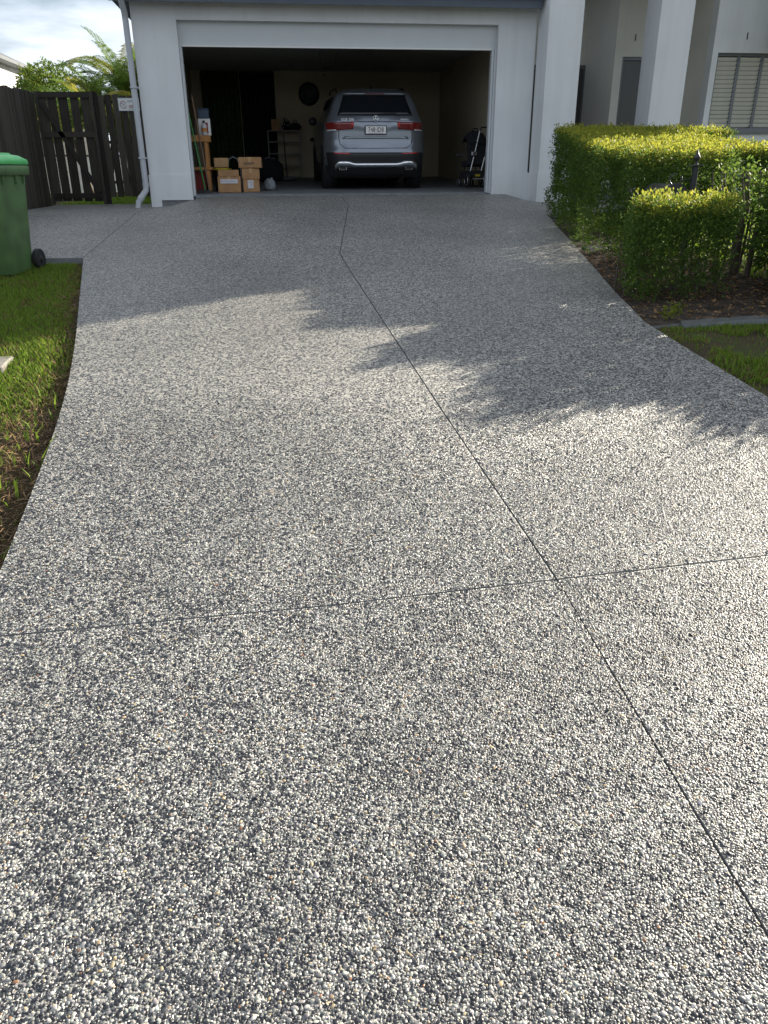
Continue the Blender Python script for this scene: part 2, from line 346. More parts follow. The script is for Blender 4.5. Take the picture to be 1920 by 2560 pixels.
def text_mesh(name, body, size, m, parent, loc, rot=(R(90),0,0), sx=1.0, extrude=.0008):
    cu = bpy.data.curves.new(name, 'FONT'); cu.body = body; cu.size = size; cu.align_x = 'CENTER'; cu.align_y = 'CENTER'; cu.extrude = extrude; cu.resolution_u = 3
    tmp = bpy.data.objects.new('tmp', cu); col.objects.link(tmp)
    me = bpy.data.meshes.new_from_object(tmp.evaluated_get(bpy.context.evaluated_depsgraph_get()))
    bpy.data.objects.remove(tmp); me.name = name; me.materials.clear()
    o = link(name, me, m, parent, loc, rot); o.scale = (sx, 1, 1); return o

# ------------------------------------------------------------------ ground, beds, driveway
def struct(o): return tag(o, kind='structure')
xs = np.unique(np.concatenate([np.linspace(-400,-20,12), np.arange(-20,20.1,.5), np.linspace(20,400,12)]))
ys = np.unique(np.concatenate([np.linspace(-300,-24,10), np.arange(-24,16.1,.5), np.linspace(16,900,16)]))
X, Y = np.meshgrid(xs, ys); Z = soil(X, Y) + .035*(vnoise(X,Y,.9,3)-.5)*(np.abs(X) < 12)
Z = np.where((X > -3.1) & (X < 8.3) & (Y > .2) & (Y < 12), -.45, Z)
nx, ny = len(xs), len(ys); idx = np.arange(nx*ny).reshape(ny, nx)
fc = np.stack([idx[:-1,:-1], idx[:-1,1:], idx[1:,1:], idx[1:,:-1]], -1).reshape(-1,4)
struct(link('ground', np_mesh('ground', np.stack([X,Y,Z],-1).reshape(-1,3), fc, smooth=True), M['ground']))
def drape(name, poly, hf, m, depth, parent=None, cell=.3):
    bm = bmesh.new(); vs = [bm.verts.new((x,y,0)) for x,y in poly]; f = bm.faces.new(vs)
    if f.normal.z < 0: f.normal_flip()
    bmesh.ops.triangulate(bm, faces=bm.faces[:])
    px = [p[0] for p in poly]; pyy = [p[1] for p in poly]
    for a, lo, hi in ((0,min(px),max(px)), (1,min(pyy),max(pyy))):
        for c in np.arange(lo+cell, hi, cell):
            no = (1,0,0) if a == 0 else (0,1,0)
            bmesh.ops.bisect_plane(bm, geom=bm.verts[:]+bm.edges[:]+bm.faces[:], plane_co=[v*c for v in no], plane_no=no, dist=1e-5)
    for v in bm.verts: v.co.z = float(hf(v.co.x, v.co.y))
    bmesh.ops.recalc_face_normals(bm, faces=bm.faces[:])
    for f in bm.faces:
        if f.normal.z < 0: f.normal_flip()
    be = [e for e in bm.edges if e.is_boundary]
    r = bmesh.ops.extrude_edge_only(bm, edges=be)
    for v in [q for q in r['geom'] if isinstance(q, bmesh.types.BMVert)]: v.co.z -= depth
    for f in [q for q in r['geom'] if isinstance(q, bmesh.types.BMFace)]: f.material_index = 1
    me = bpy.data.meshes.new(name); bm.to_mesh(me); bm.free(); me.materials.append(m); me.materials.append(M['strip']); return link(name, me, m, parent)
LEFT = [(-3.19,-5.53),(-2.84,-7.4),(-2.70,-8.15),(-2.56,-8.88),(-2.42,-9.64),(-2.38,-10.03),(-2.34,-10.53),(-2.26,-11.24),(-2.21,-11.7),(-2.2,-12.04)]
RIGHT = [(1.60,-11.83),(1.57,-10.27),(1.565,-9.75),(1.56,-9.24),(1.57,-8.62),(1.74,-7.63),(2.09,-5.88),(2.68,-2.87),(5.75,-2.72),(5.75,1.0)]
def chaikin(p, it=2):
    for _ in range(it):
        n_ = [p[0]]
        for a_, b_ in zip(p[:-1], p[1:]): n_ += [(a_[0]*.75+b_[0]*.25, a_[1]*.75+b_[1]*.25), (a_[0]*.25+b_[0]*.75, a_[1]*.25+b_[1]*.75)]
        p = n_+[p[-1]]
    return p
LEFT = chaikin([LEFT[i] for i in (0,1,3,5,7,9)], 3)
JX = [(-.07,-.14),(-.07,-1.6),(-.51,-5.5),(-.51,-5.9),(-.41,-8.4),(-.33,-10.3),(-.25,-11.94)]
q = .0042
drv = empty('driveway'); struct(drv)
drape('base_slab', [(-5.06,1.3),(-5.1,-5.48),(-3.16,-5.5)]+[(x+.03,y) for x,y in LEFT[1:]]+[(-2.18,-16.9),(1.58,-16.9)]+[(x-.03,y) for x,y in RIGHT[:-2]]+[(5.72,-2.6),(5.72,-.1),(3.2,-.1),(-3.22,-.1),(-3.22,1.3)], lambda x,y: g(x,y)-.03, M['strip'], .2, drv)
drape('slab', [(-5.05,1.35),(-5.07,-.42),(-5.12,-5.5),(-3.19-2*q,-5.53),(-3.16-q,-2.8),(-3.15-q,-.14),(-3.23,-.14),(-3.23,1.35)], g, M['agg'], .11, drv)
drape('slab', [(-3.15+q,-.14),(-3.16+q,-2.8)]+LEFT[:-1]+[(-2.2,-12.04+q)]+[(-1.08,-12.0+q),(-.25-q,-11.94+q)]+[(x-q,y) for x,y in JX[:-1][::-1]], g, M['agg'], .13, drv)
drape('slab', [(x+q,y) for x,y in JX[:-1]]+[(-.25+q,-11.94+q),(.59,-11.88+q),(1.60,-11.83+q)]+RIGHT[1:-1]+[(5.75,-.14),(3.0,-.14)], g, M['agg'], .13, drv)
drape('slab', [(-2.2,-12.04-q),(-2.2,-17),(-.24-q,-17),(-.25-q,-11.94-q),(-1.08,-12.0-q)], g, M['agg'], .13, drv)
drape('slab', [(-.25+q,-11.94-q),(-.24+q,-17),(1.62,-17),(1.60,-11.83-q),(.59,-11.88-q)], g, M['agg'], .13, drv)
# garden bed to the right
BED = [(1.58,-8.66),(1.74,-7.66),(2.09,-5.9),(2.68,-2.9),(5.8,-2.75),(8.6,-2.75),(8.6,-5.6),(4.4,-6.0),(3.5,-7.2),(8.6,-7.6),(8.6,-8.35),(2.5,-8.52),(1.9,-8.6)]
struct(drape('garden_bed', BED, lambda x,y: soil(x,y)+.03+.03*(float(vnoise(x,y,3,5))-.5), M['bed'], .1))
rb = drape('bed_edging', [(1.86,-8.68),(2.5,-8.6),(8.6,-8.43),(8.6,-8.33),(2.5,-8.5),(1.88,-8.58)], lambda x,y: soil(x,y)+.045, M['kerb'], .15)
tag(rb, 'low grey concrete edging strip between garden bed and right lawn', 'garden edging')

# ------------------------------------------------------------------ pebbles proud of the slab nearest the street end
def pebbles():
    parts = []
    for c, y0, y1 in ((.0063,-14.2,-12.2), (.0068,-12.2,-11.2), (.0076,-11.2,-9.6)):
        xsn = np.arange(-3.2,2.2,c); ysn = np.arange(y0,y1,c*.87)
        PX, PY = np.meshgrid(xsn, ysn); PX = PX + (np.arange(len(ysn)) % 2)[:,None]*c*.5
        PX = (PX + RNG.uniform(-.45,.45,PX.shape)*c).ravel(); PY = (PY + RNG.uniform(-.45,.45,PY.shape)*c).ravel()
        parts.append(np.stack([PX,PY,np.full(PX.shape,c)],-1))
    PX, PY, c = np.concatenate(parts).T
    le = np.interp(PY, [p[1] for p in LEFT][::-1], [p[0] for p in LEFT][::-1]); re = np.interp(PY, [p[1] for p in RIGHT[:7]], [p[0] for p in RIGHT[:7]])
    keep = (PX > le+.008) & (PX < re-.008)
    keep &= RNG.random(len(PX)) < np.where(PY > -11.4, (PY+9.6)/-1.8, 1.0)       # thins out with distance
    jy = np.interp(PX, [-2.2,-1.08,-.25,.59,1.6], [-12.04,-12.0,-11.94,-11.88,-11.83])
    jx = np.interp(PY, [p[1] for p in JX][::-1], [p[0] for p in JX][::-1]); jx = np.where(PY < -11.94, -.245, jx)
    keep &= (np.abs(PX-jx) > .0078) & (np.abs(PY-jy) > .0078)
    PX, PY, c = PX[keep], PY[keep], c[keep]; n = len(PX)
    rad = c*RNG.choice([.36,.45,.54,.64,.80], n, p=[.24,.3,.26,.15,.05])*RNG.uniform(.85,1.15,n)
    z = g(PX,PY) + rad*RNG.uniform(-.40,-.05,n)
    cl = vnoise(PX,PY,13,4)*.6 + vnoise(PX,PY,31,8)*.4
    u = np.clip(RNG.random(n)+(cl-.5)*.42-.11, 0, .999); u = np.where(RNG.random(n) < .02, RNG.uniform(.955,.99,n), u); pos = np.array([a[0] for a in AGG]); cc = np.array([a[1] for a in AGG])
    k = np.searchsorted(pos, u, side='right')-1; cols = cc[k]*RNG.uniform(.72,1.22,(n,1))*RNG.uniform(.95,1.05,(n,3))*(.88+.20*(.6*vnoise(PX,PY,1.3,41)+.4*vnoise(PX,PY,4,42)))[:,None]
    me = bpy.data.meshes.new('pebbles'); me.vertices.add(n); me.vertices.foreach_set('co', np.stack([PX,PY,z],-1).astype(np.float32).ravel())
    a = me.attributes.new('pcol','FLOAT_COLOR','POINT'); c4 = np.ones((n,4),np.float32); c4[:,:3] = cols; a.data.foreach_set('color', c4.ravel())
    a = me.attributes.new('pscl','FLOAT_VECTOR','POINT'); s = rad[:,None]*np.stack([RNG.uniform(.9,1.6,n),RNG.uniform(.8,1.1,n),RNG.uniform(.42,.62,n)],-1); a.data.foreach_set('vector', s.astype(np.float32).ravel())
    a = me.attributes.new('prot','FLOAT_VECTOR','POINT'); r = np.stack([RNG.normal(0,.22,n),RNG.normal(0,.22,n),RNG.uniform(0,6.28,n)],-1); a.data.foreach_set('vector', r.astype(np.float32).ravel())
    a = me.attributes.new('pidx','INT','POINT'); a.data.foreach_set('value', RNG.integers(0,5,n).astype(np.int32))
    me.update()
    src = bpy.data.collections.new('pebble_shapes')
    for i in range(5):
        bm = bmesh.new(); bmesh.ops.create_icosphere(bm, subdivisions=2 if i < 5 else 1, radius=1)
        rr = random.Random(i+3); k1 = [Vector((rr.gauss(0,1),rr.gauss(0,1),rr.gauss(0,1))).normalized() for _ in range(4)]
        for v in bm.verts:
            d = v.co.normalized(); v.co = d*(1+sum(.16*max(0,d.dot(k))**3 for k in k1)-sum(.2*max(0,d.dot(-k)-.55) for k in k1))
        for f in bm.faces: f.smooth = True
        pm = bpy.data.meshes.new('pebble_shape'); bm.to_mesh(pm); bm.free(); pm.materials.append(M['pebble'])
        src.objects.link(bpy.data.objects.new('pebble_shape', pm))
    o = link('pebbles', me, None, drv); tag(o, kind='stuff')
    ng = bpy.data.node_groups.new('set_pebbles','GeometryNodeTree'); ng.interface.new_socket('Geometry', in_out='INPUT', socket_type='NodeSocketGeometry'); ng.interface.new_socket('Geometry', in_out='OUTPUT', socket_type='NodeSocketGeometry')
    gi = ng.nodes.new('NodeGroupInput'); go = ng.nodes.new('NodeGroupOutput'); iop = ng.nodes.new('GeometryNodeInstanceOnPoints'); ci = ng.nodes.new('GeometryNodeCollectionInfo')
    ci.inputs['Collection'].default_value = src; ci.inputs['Separate Children'].default_value = True; ci.inputs['Reset Children'].default_value = True
    def attr(nm, ty):
        a = ng.nodes.new('GeometryNodeInputNamedAttribute'); a.data_type = ty; a.inputs[0].default_value = nm; return a.outputs[0]
    iop.inputs['Pick Instance'].default_value = True
    L = ng.links.new; L(gi.outputs[0], iop.inputs['Points']); L(ci.outputs[0], iop.inputs['Instance']); L(attr('pidx','INT'), iop.inputs['Instance Index'])
    L(attr('prot','FLOAT_VECTOR'), iop.inputs['Rotation']); L(attr('pscl','FLOAT_VECTOR'), iop.inputs['Scale']); L(iop.outputs[0], go.inputs[0])
    md = o.modifiers.new('pebbles','NODES'); md.node_group = ng
    print('pebbles', n)
pebbles()

# ------------------------------------------------------------------ the house
house = empty('house', (0,0,0), label='pale rendered house with a wide open garage and tall entry piers', cat='house')
def hp(name, m, *boxes, c=0, parent=house):
    b = MB()
    for x in boxes: b.box(*x, c=c)
    return b.build(name, m, parent)
MB().prism([(-3.2,-.3),(-3.05,-.3),(-3.05,-.07),(-2.53,-.07),(-2.53,2.49),(2.56,2.49),(2.56,-.07),(3.19,-.07),(3.19,2.80),(-3.2,2.80)], -.12, .10).build('wall', M['wall'], house)
MB().prism([(-3.215,-.3),(-3.045,-.3),(-3.045,-.075),(-2.532,-.075),(-2.532,.312),(-3.215,.312)], -.138, -.122).build('plinth', M['wall'], house)
hp('plinth', M['wall'], (-3.216,-3.202,-.136,.1,-.3,.31))
hp('plinth', M['wall'], (2.562,3.20,-.138,-.122,-.2,.31))
hp('plinth', M['wall'], (3.192,3.208,-.137,.10,-.2,.31))
hp('footing', M['strip'], (-3.045,-2.5,-.115,-.03,-.3,-.078), (-2.5,2.56,-.118,-.03,-.35,-.055))
hp('door_header', M['door_white'], (-2.53,2.56,.0,.05,2.17,2.49))
hp('door_jamb', M['door_white'], (-2.528,-2.492,-.02,.10,-.02,2.168))
hp('door_jamb', M['door_white'], (2.492,2.525,-.02,.10,-.02,2.168), (2.53,2.558,-.05,.10,-.02,2.168))
hp('door_trim', M['white'], (-2.49,2.49,-.012,.045,2.148,2.169))
hp('threshold', M['strip'], (-2.49,2.49,-.112,.02,-.05,.0))
hp('fascia', M['fascia'], (-3.45,3.16,-.42,-.40,2.675,2.90))
hp('gutter', M['fascia'], (-3.47,3.15,-.50,-.425,2.80,2.91))
hp('soffit', M['door_white'], (-3.45,3.16,-.398,-.122,2.72,2.735))
# garage room
MB().raw([(-2.95,.02,.0),(2.88,.02,.0),(2.88,6.3,.207),(-2.95,6.3,.207),(-2.95,.02,-.3),(2.88,.02,-.3),(2.88,6.3,-.3),(-2.95,6.3,-.3)], [(0,1,2,3),(0,4,5,1),(1,5,6,2),(2,6,7,3),(3,7,4,0)]).build('garage_floor', M['in_floor'], house)
hp('interior_wall', M['in_wall'], (-2.95,2.88,6.3,6.42,-.1,2.5))
hp('interior_wall', M['in_wall'], (-3.02,-2.95,.10,6.42,-.1,2.5))
hp('interior_wall', M['in_wall'], (2.88,2.95,.10,6.42,-.1,2.5))
hp('ceiling', M['in_ceil'], (-2.95,2.88,.10,6.3,2.47,2.52))
hp('wall', M['wall'], (-3.2,-3.02,.10,11,-.3,2.8))
hp('wall', M['wall'], (2.95,3.19,.10,6.42,-.3,2.8))
hp('wall', M['wall'], (-3.02,8.4,10.8,11,-.3,2.8))
# entry: piers, porch, door
for x0 in (3.215, 5.03):
    hp('pier', M['wall'], (x0,x0+.555,-.67,-.14,-.2,3.6))
    hp('pier_plinth', M['wall'], (x0-.018,x0+.573,-.69,-.125,-.3,.30))
hp('portico_beam', M['wall'], (3.0,5.8,-.72,-.16,3.605,3.8))
hp('portico_roof', M['roof'], (2.95,5.85,-.80,2.6,3.805,3.87))
hp('porch_ceiling', M['door_white'], (3.19,6.4,-.14,2.5,3.60,3.64))
hp('porch_floor', M['strip'], (3.21,6.4,-.10,2.5,-.25,-.02))
hp('porch_wall', M['porch'], (3.19,5.15,2.5,2.7,-.1,3.6))
hp('porch_wall', M['porch'], (5.02,5.17,1.0,2.5,-.1,3.6), (5.172,5.64,1.0,1.2,2.2,3.6), (5.642,6.42,1.0,1.2,-.1,3.6))
fd = hp('front_door', M['doorpaint'], (3.9,4.98,2.44,2.49,0,2.15)); hp('door_frame', M['frame_dark'], (3.82,3.895,2.42,2.495,0,2.22), (4.985,5.018,2.42,2.495,0,2.22), (3.896,4.984,2.42,2.495,2.155,2.22), parent=fd)
sl = hp('sidelight', M['glass'], (5.21,5.60,1.07,1.09,-.05,2.15))
hp('frame', M['frame_dark'], (5.172,5.21,1.03,1.10,-.05,2.198), (5.60,5.64,1.03,1.10,-.05,2.198), (5.212,5.598,1.03,1.10,2.15,2.198), parent=sl)
# bedroom wing with window
WX0, WX1, WZ0, WZ1 = 6.50, 7.80, .97, 2.17
hp('wall', M['wall'], (6.40,WX0,.1,.3,-.3,3.55), (WX1,8.4,.1,.3,-.3,3.55), (WX0,WX1,.1,.3,-.3,WZ0), (WX0,WX1,.1,.3,WZ1,3.55))
hp('wall', M['porch'], (6.40,6.6,.302,1.0,-.3,3.55)); hp('wall', M['wall'], (8.2,8.4,.302,10.8,-.3,3.55))
hp('plinth', M['wall'], (6.385,8.41,.085,.098,-.3,.30))
win = hp('window', M['glass'], (WX0+.04,WX1-.04,.205,.215,WZ0+.04,WZ1-.04))
hp('frame', M['frame_dark'], (WX0,WX0+.045,.16,.24,WZ0,WZ1), (WX1-.045,WX1,.16,.24,WZ0,WZ1), (WX0+.046,WX1-.046,.16,.24,WZ1-.045,WZ1), (WX0+.046,WX1-.046,.16,.24,WZ0,WZ0+.045), parent=win)
for mx_ in (6.905,7.34): hp('mullion', M['frame_dark'], (mx_,mx_+.05,.155,.235,WZ0+.046,WZ1-.046), parent=win)
hp('sill', M['frame_dark'], (WX0-.02,WX1+.02,.05,.16,WZ0-.05,WZ0-.002), parent=win)
sme = MB().raw([(0,0,0),(1.28,0,0),(1.28,-.034,.058),(0,-.034,.058),(1.28,-.036,.058),(0,-.036,.058),(1.28,-.002,0),(0,-.002,0)], [(0,1,2,3),(7,5,4,6),(3,2,4,5),(0,7,6,1)]).mesh('blind_slat')
sme.materials.append(M['blind'])
for i in range(16): link('blind_slat', sme, None, win, (WX0+.01,.2,WZ0+.06+i*.068))
for x, y, z in ((5.37,.985,2.50),(6.98,.085,2.42)): hp('wall_hook', M['black'], (x-.006,x+.006,y,y+.02,z-.05,z+.05))
# main roof, above the picture
def hip(x0,x1,y0,y1,z,rise,ov=.03):
    d = min(x1-x0,y1-y0)/2; ym = (y0+y1)/2; xm = (x0+x1)/2
    r1, r2 = ((x0+d,ym),(x1-d,ym)) if x1-x0 >= y1-y0 else ((xm,y0+d),(xm,y1-d))
    v = [(x0,y0,z),(x1,y0,z),(x1,y1,z),(x0,y1,z),(*r1,z+rise),(*r2,z+rise),(x0,y0,z-ov),(x1,y0,z-ov),(x1,y1,z-ov),(x0,y1,z-ov)]
    f = [(0,1,5,4),(1,2,5),(2,3,4,5),(3,0,4)] if x1-x0 >= y1-y0 else [(0,1,4),(1,2,5,4),(2,3,5),(3,0,4,5)]
    MB().raw(v, f+[(9,8,7,6),(0,6,7,1),(1,7,8,2),(2,8,9,3),(3,9,6,0)]).build('roof', M['roof'], house)
hip(-3.6,3.18,-.45,11.4,2.91,1.3); hip(3.2,8.75,-.15,11.4,3.62,1.1)
# downpipe
dp = MB(); dp.tube([(-3.27,-.44,2.80),(-3.27,-.42,2.70),(-3.27,-.22,2.55),(-3.268,-.21,2.45),(-3.265,-.21,.16),(-3.27,-.22,.08),(-3.33,-.25,-.0),(-3.40,-.29,-.10),(-3.415,-.30,-.19)], .046, 12)
dpo = dp.build('downpipe', M['pipe'], house)
MB().tube([(-3.265,-.21,.19),(-3.265,-.21,.14)], .052, 12).build('pipe_collar', M['pipe'], dpo)
MB().tube([(-3.345,-.258,-.02),(-3.375,-.275,-.06)], .053, 12).build('pipe_collar', M['pipe'], dpo)
for z in (.55,1.55): hp('pipe_bracket', M['pipe'], (-3.32,-3.21,-.262,-.158,z,z+.025), (-3.222,-3.203,-.16,.02,z,z+.025), parent=dpo)

# ------------------------------------------------------------------ fences and gate
fl = empty('paling_fence', (-5.22,1.5,-.2), label='dark weathered timber paling fence running along the side boundary', cat='fence')
pm = MB().box(-.009,.009,-.05,.05,0,1.85,c=0).mesh('paling'); pm.materials.append(M['fence'])
for i in range(46):
    y = 1.40-i*.108; top = 1.65+.033*(y-1.45)
    o = link('paling', pm, None, fl, (random.uniform(-.008,.008)-.0, y-1.5, random.uniform(-.03,0)), (random.gauss(0,.004), 0, random.gauss(0,.03))); o.scale = (1, random.uniform(.93,1.0), (top+.2)/1.85)
for z in (.25,.95,1.5): MB().box(-.06,-.02,-5.2,-.02,z,z+.07).build('rail', M['post'], fl)
for y in (-.3,-2.6,-4.9): MB().box(-.15,-.062,y,y+.09,-.1,1.75).build('post', M['post'], fl)
gt = empty('gate', (-4.7,1.45,-.2), label='timber side gate with wide gaps, middle rail and diagonal brace', cat='gate')
for x0, x1 in ((-.46,-.318),(-.303,-.155),(-.125,.03),(.075,.212),(.255,.405)):
    MB().box(x0,x1,.0,.018,.06+random.uniform(0,.02),1.78,c=0).build('paling', M['fence'], gt, rot=(0,random.gauss(0,.003),0))
for z in (.12,1.12,1.74): MB().box(-.47,.42,-.035,-.002,z,z+.09).build('rail', M['post'], gt)
MB().beam((-.40,-.02,1.65),(.36,-.02,.22),.03,.075).build('brace', M['post'], gt)
for x in (-.485,.43): MB().box(x-.012,x+.04,-.04,.03,.02,1.84).build('stile', M['post'], gt)
f2 = empty('picket_panel', (-3.8,1.5,-.2), label='dark timber paling panel with narrow bright gaps beside the house', cat='fence')
x = -.365
for i in range(7):
    wd = .105; MB().box(x,x+wd,-.009,.009,.14+random.uniform(-.01,.01),1.80+random.uniform(-.02,.015)).build('paling', M['fence'], f2, rot=(0,random.gauss(0,.003),0)); x += wd+random.uniform(.016,.026)
for z in (.36,1.02,1.66): MB().box(-.37,.56,.012,.05,z,z+.05).build('rail', M['post'], f2)
MB().box(-.45,-.37,-.03,.06,.0,1.84).build('post', M['post'], f2)
sg = empty('fence_sign', (-3.80,1.47,1.34), label='small white sign with round logo and dark red digits on the palings', cat='sign')
MB().box(-.02,.34,.0,.008,0,.205).build('sign_board', M['white'], sg)
MB().box(-.02,.34,-.004,-.0005,0,.006).box(-.02,.34,-.004,-.0005,.199,.205).box(-.02,-.014,-.004,-.0005,.007,.198).build('border', M['signgrey'], sg)
MB().tube([(.068+.055*math.cos(t),-.004,.098+.055*math.sin(t)) for t in np.linspace(.6,5.9,22)], .004, 5).build('logo_ring', M['signred'], sg)
MB().tube([(.03,-.004,.11),(.055,-.004,.12),(.075,-.004,.10),(.1,-.004,.118)], .006, 5).tube([(.05,-.004,.085),(.09,-.004,.08)], .004, 5).build('logo_mark', M['signgrey'], sg)
text_mesh('digits', '008', .075, M['signred'], sg, (.215,-.003,.065))
for bx_ in ((.14,.31,.140,.150),(.14,.29,.158,.166),(.15,.30,.022,.027)): MB().box(bx_[0],bx_[1],-.003,-.0005,bx_[2],bx_[3]).build('small_print', M['signgrey'], sg)

# ------------------------------------------------------------------ wheelie bin
def bin_():
    b = empty('wheelie_bin', (-3.87,-5.97,float(soil(-3.8,-6.0))+.01), R(80), label='dark green wheelie bin with brighter green lid standing on the lawn', cat='bin')
    # local: +x = handle and wheel side
    def ring(hx, hy, z, r, cx=0):
        pts = []
        for sx, sy, a0 in ((1,1,0),(-1,1,90),(-1,-1,180),(1,-1,270)):
            for k in range(5):
                a = R(a0+k*22.5); pts.append((cx+sx*(hx-r)+r*math.cos(a), sy*(hy-r)+r*math.sin(a), z))
        return pts
    def loft(rings, cap0=True, cap1=True):
        m = MB(); n = len(rings[0]); v = [p for r in rings for p in r]
        f = [(i*n+k, i*n+(k+1) % n, (i+1)*n+(k+1) % n, (i+1)*n+k) for i in range(len(rings)-1) for k in range(n)]
        m.raw(v, f, True)
        if cap0: m.raw(rings[0], [tuple(range(n-1,-1,-1))])
        if cap1: m.raw(rings[-1], [tuple(range(n))])
        return m
    loft([ring(.22,.205,.0,.05),ring(.235,.215,.03,.05),ring(.30,.262,.80,.055,-.01),ring(.315,.27,.90,.055,-.012)]).build('body', M['binbody'], b)
    loft([ring(.335,.29,.875,.05,-.012),ring(.35,.30,.885,.05,-.012),ring(.352,.302,.955,.05,-.012),ring(.33,.28,.965,.05,-.012)]).build('rim', M['binbody'], b)
    for yy in (-.2,-.1,.1,.2): MB().box(-.335,-.30,yy-.008,yy+.008,.80,.875).build('rib', M['binbody'], b)
    for xx in (-.2,.05,.2): MB().box(xx-.008,xx+.008,-.285,-.26,.80,.875).build('rib', M['binbody'], b)
    lid = loft([ring(.355,.30,.968,.05,-.02),ring(.362,.305,.985,.05,-.02),ring(.355,.298,1.01,.05,-.02),ring(.30,.245,1.045,.05,-.02),ring(.22,.17,1.06,.05,-.02)]).build('lid', M['binlid'], b)
    MB().box(-.36,-.18,-.09,.09,1.025,1.055,c=.008).build('lid_handle', M['binlid'], lid)
    MB().box(-.12,.2,-.2,-.1,1.035,1.068,c=.01).box(-.12,.2,.1,.2,1.035,1.068,c=.01).build('lid_rib', M['binlid'], lid)
    MB().tube([(.345,-.2,.97),(.40,-.2,.985),(.40,.2,.985),(.345,.2,.97)], .014, 8).build('handle', M['binbody'], b)
    for s in (-1,1):
        wl = MB().lathe([(.0,-.024),(.055,-.024),(.07,-.018),(.095,-.026),(.1,-.018),(.1,.018),(.095,.026),(.07,.018),(.055,.024),(0,.024)], (.27,s*.255,.10), 24, 'y').build('wheel', M['rubber'], b)
        MB().lathe([(0,-.03),(.03,-.03),(.036,-.025)], (.27,s*.255,.10), 12, 'y').build('hub', M['black'], wl)
    MB().tube([(.27,-.27,.1),(.27,.27,.1)], .011, 8).build('axle', M['iron'], b)
    MB().box(-.297,-.2935,-.12,.10,.36,.52).build('sticker', M['paper'], b, rot=(0,R(-5.2),0), loc=(.052,0,.0))
    return b
bin_()

